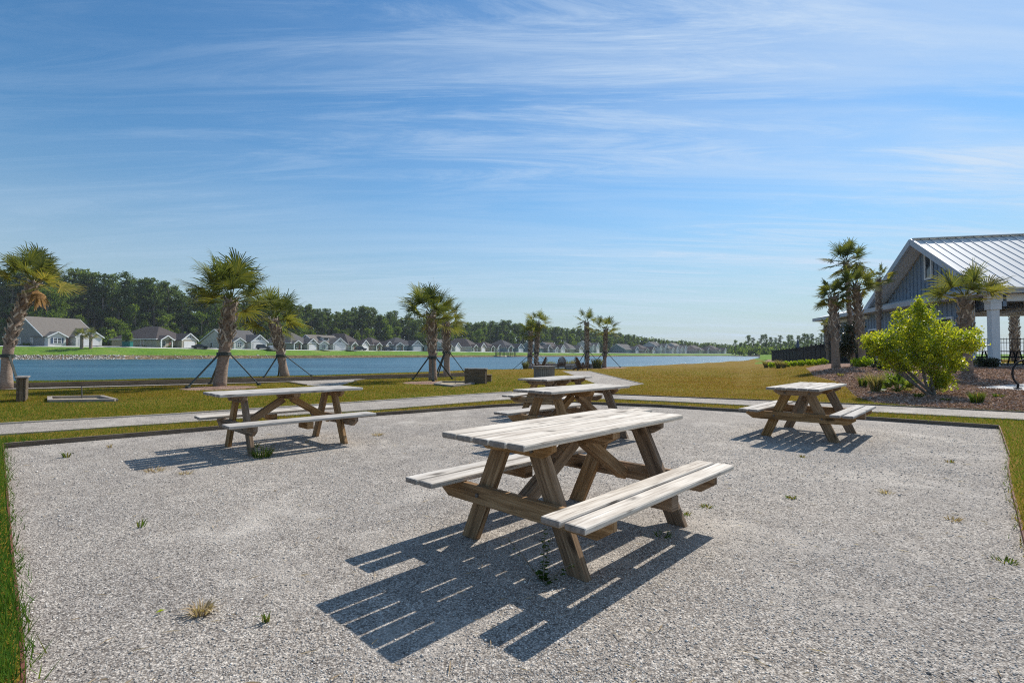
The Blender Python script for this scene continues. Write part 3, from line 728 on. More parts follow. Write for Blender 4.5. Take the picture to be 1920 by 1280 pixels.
# ---------------------------------------------------------------- shrubs, tufts, hedges
def leaf_cloud(blobs, n, size, r, clump=.5, sub=60, aspect=.55):
    """leaves spread through clumps within ellipsoids: blobs = [(center, radii, weight)]"""
    w = np.array([b[2] for b in blobs], float); w /= w.sum()
    nc = n // sub; bi = r.choice(len(blobs), nc, p=w)
    C = np.array([b[0] for b in blobs])[bi]; Rd = np.array([b[1] for b in blobs])[bi]
    u = r.normal(size=(nc, 3)); u /= np.linalg.norm(u, axis=1)[:, None]
    cc = C + u * Rd * (r.random((nc, 1)) ** .45)
    crad = clump * r.uniform(.55, 1.2, nc); ct = r.random(nc)
    cc = np.repeat(cc, sub, 0); crad = np.repeat(crad, sub); ct = np.repeat(ct, sub)
    v = r.normal(size=(nc * sub, 3)); v /= np.linalg.norm(v, axis=1)[:, None]
    P = cc + v * crad[:, None] * (r.random((nc * sub, 1)) ** .5)
    m = len(P); a = r.normal(size=(m, 3)); a /= np.linalg.norm(a, axis=1)[:, None]
    b = np.cross(a, r.normal(size=(m, 3))); b /= np.linalg.norm(b, axis=1)[:, None]
    s = size * r.uniform(.6, 1.3, m)[:, None]
    V = np.stack([P - a * s, P + b * s * aspect, P + a * s, P - b * s * aspect], 1).reshape(-1, 3)
    Fc = np.arange(m * 4).reshape(m, 4)
    tint = np.clip(.5 * ct + .5 * r.random(m), 0, 1)
    return V, Fc, tint
def shrub(name, loc, blobs, n, size, mat, label, cat, group=None, clump=.25, stems=5, stem_h=.6, seed=1, sub=30, spread=.5, sr=.03):
    r = np.random.default_rng(seed); rnd = random.Random(seed)
    root = empty(name, loc, 0, label, cat, group)
    V, Fc, t = leaf_cloud(blobs, n, size, r, clump, sub); np_mesh('foliage', V, Fc, mat, t, root)
    if stems:
        m = MB()
        for i in range(stems):
            bl = blobs[rnd.randrange(len(blobs))][0] if i else blobs[0][0]
            e = Vector(bl); b = Vector((rnd.uniform(-.1, .1), rnd.uniform(-.1, .1), -.05)); mid = b * .5 + e * .5 + Vector((rnd.uniform(-.15, .15), 0, -.1))
            m.tube([b, mid, e], [sr, sr * .7, sr * .3], 6)
            for k in range(4):
                t0 = rnd.uniform(.35, .9); p = b.lerp(e, t0); q = p + Vector((rnd.uniform(-1, 1), rnd.uniform(-1, 1), rnd.uniform(.1, 1))) * .45 * e.length / 2
                m.tube([p, q], [sr * .4, sr * .15], 5)
        m.build('stems', 'bush_bark', root)
    return root
# big yellow green bush (clump centres read as offsets in metres at its distance)
BY = 14.0
def bb(px, py, rx, rz, w, dy=0): rx *= .9; px = 1728 + (px - 1728) * .95; return (((px - 1745) / F * BY, dy, zpx(py, BY) - .1), (rx * BY / F, rx * BY / F * .8, rz * .9 * BY / F), w)
shrub('flowering_bush', at_y(1745, BY), [bb(1725, 655, 80, 55, 10), bb(1730, 592, 26, 28, 5), bb(1700, 625, 40, 38, 8), bb(1660, 640, 34, 22, 4, .3), bb(1760, 640, 50, 45, 10), bb(1800, 640, 32, 24, 6, -.2), bb(1660, 665, 30, 20, 3), bb(1730, 665, 60, 26, 6),
      bb(1650, 650, 36, 24, 4), bb(1690, 680, 40, 18, 4, .2), bb(1770, 670, 50, 18, 4), bb(1765, 712, 24, 24, 6.0), bb(1740, 690, 30, 12, 2.0), bb(1790, 685, 24, 12, 2), bb(1725, 568, 9, 12, 1.0), bb(1685, 590, 9, 12, .8), bb(1835, 622, 12, 10, .8), bb(1626, 634, 12, 10, .8)],
      24000, .034, 'bush_leaf', 'large yellow-green leafy bush in the mulch bed before the pavilion', 'bush', clump=.16, stems=12, seed=3, sub=24, sr=.035)
shrub('dark_leaved_tree', at_y(1596, 26), [((0, 0, 1.3), (.75, .6, .85), 3), ((.2, 0, 2.0), (.45, .4, .4), 1), ((-.3, 0, .9), (.4, .4, .4), 1)], 3200, .06, 'dark_bush_leaf',
      'dark leaved young tree between the two palm trunks, left of the pavilion', 'tree', clump=.22, stems=5, seed=4, sub=16)
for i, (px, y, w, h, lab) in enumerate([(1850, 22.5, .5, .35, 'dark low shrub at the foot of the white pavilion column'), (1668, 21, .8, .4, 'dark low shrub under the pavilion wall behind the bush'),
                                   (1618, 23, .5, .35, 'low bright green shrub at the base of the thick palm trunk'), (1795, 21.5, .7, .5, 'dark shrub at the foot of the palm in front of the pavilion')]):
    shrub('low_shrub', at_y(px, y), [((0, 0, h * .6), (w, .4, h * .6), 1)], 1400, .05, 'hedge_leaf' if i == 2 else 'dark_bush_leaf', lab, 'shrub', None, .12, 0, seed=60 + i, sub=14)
hedge_px = np.linspace(1447, 1543, 8)
for i, px in enumerate(hedge_px):
    y = 40 - i * .6
    words = ['leftmost', 'second from left', 'third from left', 'fourth from left', 'fifth from left', 'sixth from left', 'seventh from left', 'rightmost']
    shrub('hedge_shrub', at_y(px, y), [((0, 0, .22), (.30, .3, .2), 1)], 700, .05, 'hedge_leaf', words[i] + ' rounded bright green shrub of the row below the black fence', 'shrub', 'clipped bright shrubs below the black fence', .13, 0, seed=80 + i, sub=14)
def tuft(name, loc, n, h, spread, mat, label, cat='grass tuft', group=None, seed=0, w=.006, lean=.6, t0=0, t1=1):
    r = np.random.default_rng(seed + 500)
    an = r.uniform(0, 6.283, n); rr = spread * .25 * r.random(n) ** .5; L = h * r.uniform(.55, 1.1, n); ln = r.uniform(.1, lean, n)
    o = np.stack([np.cos(an), np.sin(an), 0 * an], 1); p0 = o * rr[:, None]; z = np.array([0, 0, 1.])
    p1 = p0 + (o * ln[:, None] * .45 + z * .6) * L[:, None]; p2 = p0 + (o * ln[:, None] * 1.25 + z * (1 - .35 * ln[:, None])) * L[:, None]
    a2 = r.uniform(0, 6.283, n); s = np.stack([np.cos(a2), np.sin(a2), 0 * a2], 1) * w
    V = np.stack([p0 - s, p0 + s, p1 + s * .8, p1 - s * .8, p2], 1).reshape(-1, 3)
    i = np.arange(n)[:, None] * 5; F3 = np.concatenate([i + [0, 1, 2], i + [0, 2, 3], i + [3, 2, 4]], 0)
    t = np.tile(r.uniform(t0, t1, n), 3)
    ob = np_mesh(name, V, F3, mat, t); ob.location = loc; return tag(ob, label, cat, group)
tl = [(1640, 735, 260, .62, 'tuft_leaf', 'upright tan ornamental grass tuft, left of the spiky palmetto'), (1617, 725, 160, .4, 'weed_leaf', 'low grey-green grass clump left of the tan ornamental grass'),
      (1829, 757, 200, .34, 'weed_leaf', 'upright green grass tuft near the path, right of the big bush')]
for i, (px, py, n, h, mt, lab) in enumerate(tl): tuft('ornamental_grass', at_px(px, py), n, h, .4, mt, lab, 'ornamental grass', 'grass tufts in the mulch bed', i, .008, .45)
for i, (px, y, h, lab) in enumerate([(1436, 41, .65, 'reddish brown ornamental grass at the left end of the clipped shrubs'), (1459, 37.5, .7, 'tall tan ornamental grass in front of the clipped shrubs, second from left'), (1469, 37, .5, 'short tan ornamental grass in front of the clipped shrubs')]):
    tuft('ornamental_grass', at_y(px, y), 260, h, .5, 'tuft_leaf', lab, 'ornamental grass', 'grasses by the hedge row', 20 + i, .014, .5, .3, 1)
for i, (px, y, h, lab) in enumerate([(985, 42, .75, 'dark grass clump left of the two close palms'), (1024, 46, .75, 'tan grass clump just right of the close palms'), (1035, 46, .8, 'tan grass clump left of the slatted chair back'),
        (1067, 46, .8, 'tan grass clump behind the gap between the two chairs'), (1078, 46.5, .85, 'tan grass clump behind the left arm of the right chair'), (1116, 43, .95, 'wide tall grass clump between the ragged palm and the end palm'), (1123, 42.5, .9, 'grass clump against the end palm of the fire pit')]):
    tuft('ornamental_grass', at_y(px, y), 220, h, .7, 'tuft_leaf', lab, 'ornamental grass', 'grass clumps round the fire pit', 30 + i, .016, .45, 0, .8)
m = MB(); rnd = random.Random(5); loc = at_px(1682, 736)
pr_ = empty('palmetto', tuple(loc), 0, 'low spiky green palmetto left of the big bush trunk', 'palmetto')
for i in range(13):
    an = i * 2.4; el = rnd.uniform(.25, 1.3); fan_leaf(m, Vector((0, 0, .03)), Vector((math.cos(an) * math.cos(el), math.sin(an) * math.cos(el), math.sin(el))), .26, .36, 16, rnd, spread=1.1, w=.03, tint=rnd.uniform(.2, .8))
m.build('fronds', 'palmetto_leaf', pr_, tint=True)
for i, (px, py, n, h, mt, lab) in enumerate([(1655, 722, 90, .25, 'weed_leaf', 'small green clump between the tan grass and the palmetto'), (1720, 745, 60, .16, 'weed_leaf', 'tiny green seedling at the foot of the big bush'),
        (1700, 733, 50, .15, 'tuft_leaf', 'small dry clump right of the palmetto'), (1868, 745, 60, .14, 'weed_leaf', 'small green clump below the concrete slab'), (1575, 705, 60, .14, 'tuft_leaf', 'small dry clump at the left end of the mulch bed'),
        (1770, 752, 50, .10, 'weed_leaf', 'small green clump right of the big bush trunk'), (1785, 700, 110, .35, 'weed_leaf', 'dark green clump at the foot of the palm before the pavilion')]):
    tuft('low_plant', at_px(px, py), n, h, .35, mt, lab, 'plant', 'small plants in the mulch bed', 60 + i, .010, .9)
# weeds on the gravel
W = [(385, 1143, 90, .065, .16, 'dry_leaf', 'dry straw-coloured tuft in the left foreground gravel', 1.6), (505, 1158, 14, .06, .06, 'weed_leaf', 'small thin weed right of the dry straw tuft', .8),
     (130, 856, 34, .085, .12, 'weed_leaf', 'green grass tuft near the far left corner of the gravel', .7), (209, 838, 26, .06, .1, 'dry_leaf', 'small brown tuft near the far left pad edge', .8),
     (270, 984, 18, .06, .10, 'weed_leaf', 'small green weed on the open gravel left of the nearest table', 1.0), (295, 881, 60, .05, .35, 'dry_leaf', 'flat dry clump at the tip of the left table shadow', 2.4),
     (350, 887, 30, .04, .2, 'dry_leaf', 'tiny dry clump below the left table shadow', 2.0), (495, 856, 110, .17, .35, 'weed_leaf', 'bushy green weed at the near leg of the left table', 1.3),
     (710, 815, 60, .05, .3, 'dry_leaf', 'flat brown clump on the gravel right of the left table', 2.2), (1322, 948, 30, .03, .16, 'grass_blade', 'low green weed right of the front table leg', 2.0),
     (1285, 962, 24, .03, .14, 'grass_blade', 'low yellowish weed touching the front table far leg', 1.8), (1480, 932, 30, .035, .14, 'grass_blade', 'low green weed on the open gravel right of the front table', 1.8),
     (1656, 922, 30, .04, .2, 'dry_leaf', 'small dry weed on the right part of the gravel', 1.8), (1780, 972, 30, .04, .18, 'dry_leaf', 'small brown weed toward the right side of the gravel', 1.8),
     (1872, 1048, 34, .03, .24, 'weed_leaf', 'sprawling weed beside the right edge of the gravel', 2.2), (1503, 856, 22, .03, .12, 'grass_blade', 'tiny green weed at the tip of the right table shadow', 1.6),
     (1776, 865, 26, .04, .14, 'grass_blade', 'tiny weed on the gravel right of the right table', 1.6), (1240, 1000, 34, .035, .22, 'weed_leaf', 'low weed patch under the front table seat', 2.0),
     (480, 838, 40, .10, .2, 'weed_leaf', 'green weed between the legs of the left table', 1.0), (578, 829, 16, .05, .1, 'dry_leaf', 'tiny dry weed by the far legs of the left table', 1.0)]
for i, (px, py, n, h, sp, mt, lab, ln) in enumerate(W):
    p = at_px(px, py, 0); tuft('weed', tuple(p), n, h, sp, mt, lab, 'weed', 'weeds growing through the gravel', 100 + i, .0035, ln)
def leafy_weed(loc, h, label):
    rnd = random.Random(9); root = empty('leafy_weed', tuple(loc), 0, label, 'weed'); m = MB(); s = MB()
    for k, (lx, ly, hh, nl) in enumerate([(0, 0, h, 30), (-.10, .0, h * .75, 6), (.08, -.02, h * .35, 14), (.02, .05, h * .8, 16)]):
        e = Vector((lx * 2 + .01, ly, hh)); b = Vector((lx * .1, ly, -.01)); md = b.lerp(e, .5) + Vector((lx * .1, 0, .03)); s.tube([b, md, e], [.004, .003, .0015], 5)
        for i in range(nl):
            t = (i + 1) / nl; p = b.lerp(e, t * .98); an = rnd.uniform(0, 6.28); d = Vector((math.cos(an), math.sin(an), rnd.uniform(-.3, .5))) * rnd.uniform(.018, .036) * (1.3 - t * .7)
            q = d.cross(Vector((0, 0, 1))) * .38
            m.poly([p, p + d * .5 + q, p + d, p + d * .5 - q], None, rnd.uniform(0, .7))
    for i in range(18):
        an = rnd.uniform(0, 6.28); d = Vector((math.cos(an), math.sin(an), rnd.uniform(0, .5))) * rnd.uniform(.025, .055); q = d.cross(Vector((0, 0, 1))) * .35; p = Vector((0, 0, rnd.uniform(0, .04)))
        m.poly([p, p + d * .5 + q, p + d, p + d * .5 - q], None, rnd.uniform(0, .6))
    m.build('leaves', 'weed_leaf', root, tint=True); s.build('stems', 'bush_bark', root)
leafy_weed(at_px(1018, 1084, 0), .30, 'tall leafy weed growing beside the near leg of the front table')
# a single fresh leaf on the gravel
m = MB(); p = at_px(300, 1142, .012)
m.poly([p + Vector(q) for q in ((0, 0, 0), (.018, .008, .006), (.03, .03, .002), (.008, .02, .008))], None, .8); tag(m.build('fallen_leaf', 'hedge_leaf', tint=True), 'small bright green leaf lying on the gravel left of the dry tuft', 'leaf')

# ---------------------------------------------------------------- grass blades and pebbles near the camera
def in_poly_np(P, x, y):
    P = np.array(P); c = np.zeros(len(x), bool); j = len(P) - 1
    for i in range(len(P)):
        xi, yi = P[i]; xj, yj = P[j]
        with np.errstate(divide='ignore', invalid='ignore'):
            c ^= ((yi > y) != (yj > y)) & (x < (xj - xi) * (y - yi) / (yj - yi + 1e-12) + xi)
        j = i
    return c
def blades():
    r = np.random.default_rng(11)
    n = 1300000
    # pixel-size aware spread: more blades where they are near
    y = np.exp(r.uniform(math.log(1.3), math.log(50), n)); ix = r.uniform(-120, 2040, n); x = (ix - 960) / F * y
    ok = np.ones(n, bool); jx, jy = r.normal(0, .028, n), r.normal(0, .028, n)
    for P in [PAD, PATH, BR, COURT, APRON, MULCH, CONC, pit_l, pit_r] + RINGS: ok &= ~in_poly_np(P, x + jx, y + jy)
    x, y = x[ok], y[ok]
    keep = r.random(len(x)) < np.clip((y / 9.0), .10, 1.0) * np.clip((50 - y) / 28, 0, 1); x, y = x[keep], y[keep]
    z = np.array([hland(a, b) for a, b in zip(x, y)]) - .004
    n = len(x); an = r.uniform(0, 6.283, n); far = np.clip(y / 8, 1, 5)
    patch = np.sin(x * .9 + 1.3 * np.sin(y * .7)) * .5 + np.sin(y * 1.7 + x * .4) * .5
    h = r.uniform(.02, .055, n) * (1 + .25 * patch)
    edge = np.minimum(1, np.exp(-np.abs(y - 0) * 0))
    near_left = (x < -1) & (y < 7); h = np.where(near_left, h * 1.9, h)
    ln = r.uniform(.1, 1.0, n); o = np.stack([np.cos(an), np.sin(an), 0 * an], 1)
    p0 = np.stack([x, y, z], 1); p1 = p0 + (o * ln[:, None] + np.array([0, 0, 1.])) * h[:, None]
    a2 = r.uniform(0, 6.283, n); s = np.stack([np.cos(a2), np.sin(a2), 0 * a2], 1) * (.0030 * far)[:, None]
    V = np.stack([p0 - s, p0 + s, p1], 1).reshape(-1, 3); Fc = np.arange(n * 3).reshape(n, 3)
    g = np.clip(.46 + .26 * ss((x / y + .15) / .55) * ss((y - 9) / 9) + .12 * np.sin(x * .31 + 1.7 * np.sin(y * .23)) + .16 * patch + r.normal(0, .2, n) - .38 * near_left, 0, 1)
    tag(np_mesh('lawn_blades', V, Fc, 'grass_blade', g), 'short green and golden grass blades of the lawn around the gravel pad', 'grass', None, 'stuff')
blades()
def pebbles():
    r = np.random.default_rng(12); n = 200000
    y = 1.55 + (9 - 1.55) * r.random(n) ** 1.7; ix = r.uniform(-60, 1980, n); x = (ix - 960) / F * y
    pt = np.sin(x * 1.9 + 2 * np.sin(y * 1.1)) + np.sin(y * 2.3 + 1.7 * np.sin(x * .8)) + .8 * np.sin(x * 5 + y * 3.1)
    ok = in_poly_np(PAD, x, y) & (r.random(n) < np.clip(.78 + .22 * pt, .25, 1)); x, y = x[ok], y[ok]; n = len(x)
    s = r.lognormal(math.log(.0030), .36, n) * np.clip(y / 3.5, 1, 1.5)
    base = np.array([[1, 0, 0], [-1, 0, 0], [0, 1, 0], [0, -1, 0], [0, 0, 1], [0, 0, -1.]])
    tri = np.array([[0, 2, 4], [2, 1, 4], [1, 3, 4], [3, 0, 4], [2, 0, 5], [1, 2, 5], [3, 1, 5], [0, 3, 5]])
    B = base[None] * r.uniform(.6, 1.25, (n, 6, 1)) + r.normal(0, .18, (n, 6, 3)); B[:, :, 2] *= .62
    a = r.uniform(0, 6.283, n); c, sn = np.cos(a)[:, None], np.sin(a)[:, None]
    X = B[:, :, 0] * c - B[:, :, 1] * sn; Y = B[:, :, 0] * sn + B[:, :, 1] * c
    V = np.stack([X * s[:, None] + x[:, None], Y * s[:, None] + y[:, None], B[:, :, 2] * s[:, None] + (s * .25)[:, None]], 2).reshape(-1, 3)
    Fc = (np.arange(n)[:, None, None] * 6 + tri[None]).reshape(-1, 3)
    t = np.repeat(np.clip(r.normal(.52, .22, n) + .05 * pt[ok], 0, 1), 8)
    tag(np_mesh('loose_gravel', V, Fc, 'pebble', t), 'loose pale grey gravel stones covering the picnic pad', 'gravel', None, 'stuff')
pebbles()
def litter():
    r = np.random.default_rng(21); n = 420
    y = 1.9 + 8 * r.random(n) ** 1.3; ix = r.uniform(0, 1920, n); x = (ix - 960) / F * y
    ok = in_poly_np(PAD, x, y); x, y = x[ok], y[ok]; n = len(x); a = r.uniform(0, 3.14, n); L = r.uniform(.01, .05, n); w = r.uniform(.0012, .003, n)
    d = np.stack([np.cos(a), np.sin(a), r.uniform(-.1, .1, n)], 1); q = np.stack([-np.sin(a), np.cos(a), 0 * a], 1); P = np.stack([x, y, r.uniform(.007, .012, n)], 1)
    V = np.stack([P - d * L[:, None], P + q * w[:, None] + [0, 0, .003], P + d * L[:, None], P - q * w[:, None]], 1).reshape(-1, 3)
    tag(np_mesh('plant_litter', V, np.arange(n * 4).reshape(n, 4), 'dry_leaf', r.uniform(0, .8, n)), 'dry twigs and pine needles scattered over the gravel', 'litter', None, 'stuff')
litter()
def chips():
    r = np.random.default_rng(13); n = 60000
    y = np.exp(r.uniform(math.log(10.5), math.log(24), n)); ix = r.uniform(1480, 2000, n); x = (ix - 960) / F * y
    ok = in_poly_np(MULCH, x, y) & ~in_poly_np(CONC, x, y); x, y = x[ok], y[ok]; n = len(x)
    z = np.array([hland(a, b) for a, b in zip(x, y)]) + r.uniform(.004, .03, n)
    P = np.stack([x, y, z], 1); a = r.normal(size=(n, 3)) * [1, 1, .35]; a /= np.linalg.norm(a, axis=1)[:, None]
    b = np.cross(a, r.normal(size=(n, 3))); b /= np.linalg.norm(b, axis=1)[:, None]; L = r.uniform(.015, .05, n)[:, None]; w = L * .4
    V = np.stack([P - a * L, P + b * w, P + a * L, P - b * w], 1).reshape(-1, 3)
    tag(np_mesh('mulch_chips', V, np.arange(n * 4).reshape(n, 4), 'mulch_chip', r.random(n)), 'loose brown bark chips covering the planting bed', 'mulch', None, 'stuff')
chips()

# ---------------------------------------------------------------- horseshoe pits, boxes, fire pit
def backboard(loc, rz, label):
    root = empty('pit_backboard', loc, rz, label, 'backboard', 'timber backboards of the horseshoe pits')
    for x in (-.42, 0, .42): m = MB(); m.box((x, 0, .28), (.09, .09, .62)); m.build('post', 'dark_plank_wood', root, bevel=.006)
    m = MB()
    for k in range(4): m.box((0, -.066, .09 + k * .142), (.94, .04, .132)); m.box((0, .066, .09 + k * .142), (.94, .04, .132))
    m.build('plank_face', 'dark_plank_wood', root, bevel=.005)
    m = MB(); m.box((0, 0, .61), (1.0, .24, .035)); m.build('cap_board', 'grey_plank_wood', root, bevel=.006)
    return root
backboard(tuple(at_y(44, 12.9)), R(131), 'timber backboard seen edge on at the far left of the lawn')
backboard(tuple(at_y(892, 20.3)), R(-24), 'timber backboard facing the camera right of the touching palms')
m = MB(); q = at_y(915, 22); m.box((q.x, q.y, .16), (.30, .5, .32)); m.box((q.x, q.y, .335), (.36, .56, .03)); tag(m.build('timber_block', 'dark_plank_wood', bevel=.01), 'small timber block behind the right end of the plank backboard', 'block')
def pit(poly, stake_px, stake_y, label, l2):
    m = MB(); n = len(poly)
    for i in range(n):
        a, b = poly[i], poly[(i + 1) % n]; m.beam((a[0], a[1], .07), (b[0], b[1], .07), .10, .09)
    root = empty('horseshoe_pit', (0, 0, 0), 0, label, 'horseshoe pit', 'horseshoe pits'); m.build('timber_frame', 'grey_plank_wood', root, bevel=.005)
    p = at_y(stake_px, stake_y, .03); s = MB(); s.tube([p, p + Vector((-.02, 0, .34))], .013, 8); s.build('stake', 'steel_stake', root)
pit(pit_l, 156, 13.6, 'low grey timber frame of the horseshoe pit on the left lawn', 'thin steel stake in the left horseshoe pit')
pit(pit_r, 854, 20.5, 'low grey timber frame in front of the touching palms and backboard', 'thin steel stake in the pit beside the plank backboard')
# eight sided planked bin
bc = at_y(1020, 22); root = empty('planked_bin', tuple(bc), R(22), 'eight-sided grey planked wooden bin behind the farthest picnic table', 'bin')
m = MB()
for k in range(8):
    a0, a1 = [2 * math.pi * (k + j) / 8 for j in (0, 1)]; r_ = .47
    for j in range(4):
        t0 = (j + .04) / 4; t1 = (j + .96) / 4
        p = Vector((math.cos(a0), math.sin(a0), 0)).lerp(Vector((math.cos(a1), math.sin(a1), 0)), (t0 + t1) / 2) * r_
        am = (a0 + a1) / 2; w = 2 * r_ * math.sin(math.pi / 8) / 4 * .9
        m.box((p.x, p.y, .32), (.03, w, .62), rot=Matrix.Rotation(am, 3, 'Z'))
m.build('side_planks', 'grey_plank_wood', root)
MB().tube([(0, 0, 0), (0, 0, .6)], .40, 8).build('liner', 'dark_plank_wood', root)
m = MB()
for j in range(6):
    x = -.5 + (j + .5) / 6; L = 2 * math.sqrt(max(.05, .53 ** 2 - x * x)) * .97; m.box((x * 1.0, 0, .655), (.155, L, .04))
m.build('lid', 'grey_plank_wood', root, bevel=.004)
m = MB()
for k in range(8):
    a0, a1 = [2 * math.pi * (k + j) / 8 for j in (0, 1)]
    m.beam((.50 * math.cos(a0), .50 * math.sin(a0), .60), (.50 * math.cos(a1), .50 * math.sin(a1), .60), .03, .07)
m.build('rim', 'grey_plank_wood', root)
def deck_chair(loc, rz, label):
    root = empty('deck_chair', loc, rz, label, 'chair', 'brown slatted deck chairs at the fire pit')
    m = MB()
    for i in range(7):
        x = -.27 + i * .09; top = 1.0 - abs(i - 3) ** 2 * .022
        m.beam((x * .85, .18, .28), (x * 1.1, .48, top), .075, .02, up=(0, -1, .3))
    m.build('backrest', 'chair_wood', root)
    m = MB()
    for j in range(5): m.box((0, -.32 + j * .11, .36 - j * .022), (.54, .095, .02))
    m.build('seat', 'chair_wood', root)
    for s in (-1, 1):
        m = MB(); m.box((s * .33, -.02, .56), (.12, .72, .022)); m.build('armrest', 'chair_wood', root)
        m = MB(); m.box((s * .30, -.34, .28), (.03, .09, .55)); m.build('leg', 'chair_wood', root)
        m = MB(); m.beam((s * .27, -.36, .32), (s * .27, .60, .06), .03, .12); m.build('leg', 'chair_wood', root)
    m = MB(); m.box((0, .32, .52), (.66, .025, .06)); m.build('back_rail', 'chair_wood', root)
    return root
deck_chair(tuple(at_y(1053, 40)), R(180), 'brown slatted deck chair seen from behind near the stone seat wall')
deck_chair(tuple(at_y(1090, 37.5)), R(118), 'brown slatted deck chair turned sideways in front of the ragged palm')
deck_chair(tuple(at_y(1014, 42)), R(-120), 'brown slatted deck chair partly hidden behind the planked bin')
m = MB(); p = at_y(1030, 39); m.box((p.x, p.y, .45), (.5, .45, .03))
for sx in (-1, 1):
    for sy in (-1, 1): m.box((p.x + sx * .2, p.y + sy * .18, .24), (.05, .05, .40))
tag(m.build('side_table', 'chair_wood'), 'small square side table between the bin and the slatted chair', 'table')
root = empty('stone_seat_wall', tuple(at_y(1052, 43.5)), 0, 'low curved grey stone seat wall behind the fire pit chairs', 'wall')
for k in range(14):
    a = R(200 + 140 * (k + .5) / 14) + math.pi; r_ = 2.9
    x, y = r_ * math.cos(a), r_ * .45 * math.sin(a)
    m = MB()
    for c_ in range(2): m.box((x, y, .10 + c_ * .19), (.54, .3, .185), rot=Matrix.Rotation(a + math.pi / 2, 3, 'Z'))
    m.build('stone_block', 'stone_block', root, bevel=.02)
m = MB(); p = at_y(1068, 39.5)
for c_ in range(2):
    for j in range(2): m.box((p.x - .15 + j * .34, p.y, .12 + c_ * .2), (.32, .4, .19))
tag(m.build('fire_pit', 'stone_block', bevel=.015), 'low square grey stone fire pit between the two brown chairs', 'fire pit')

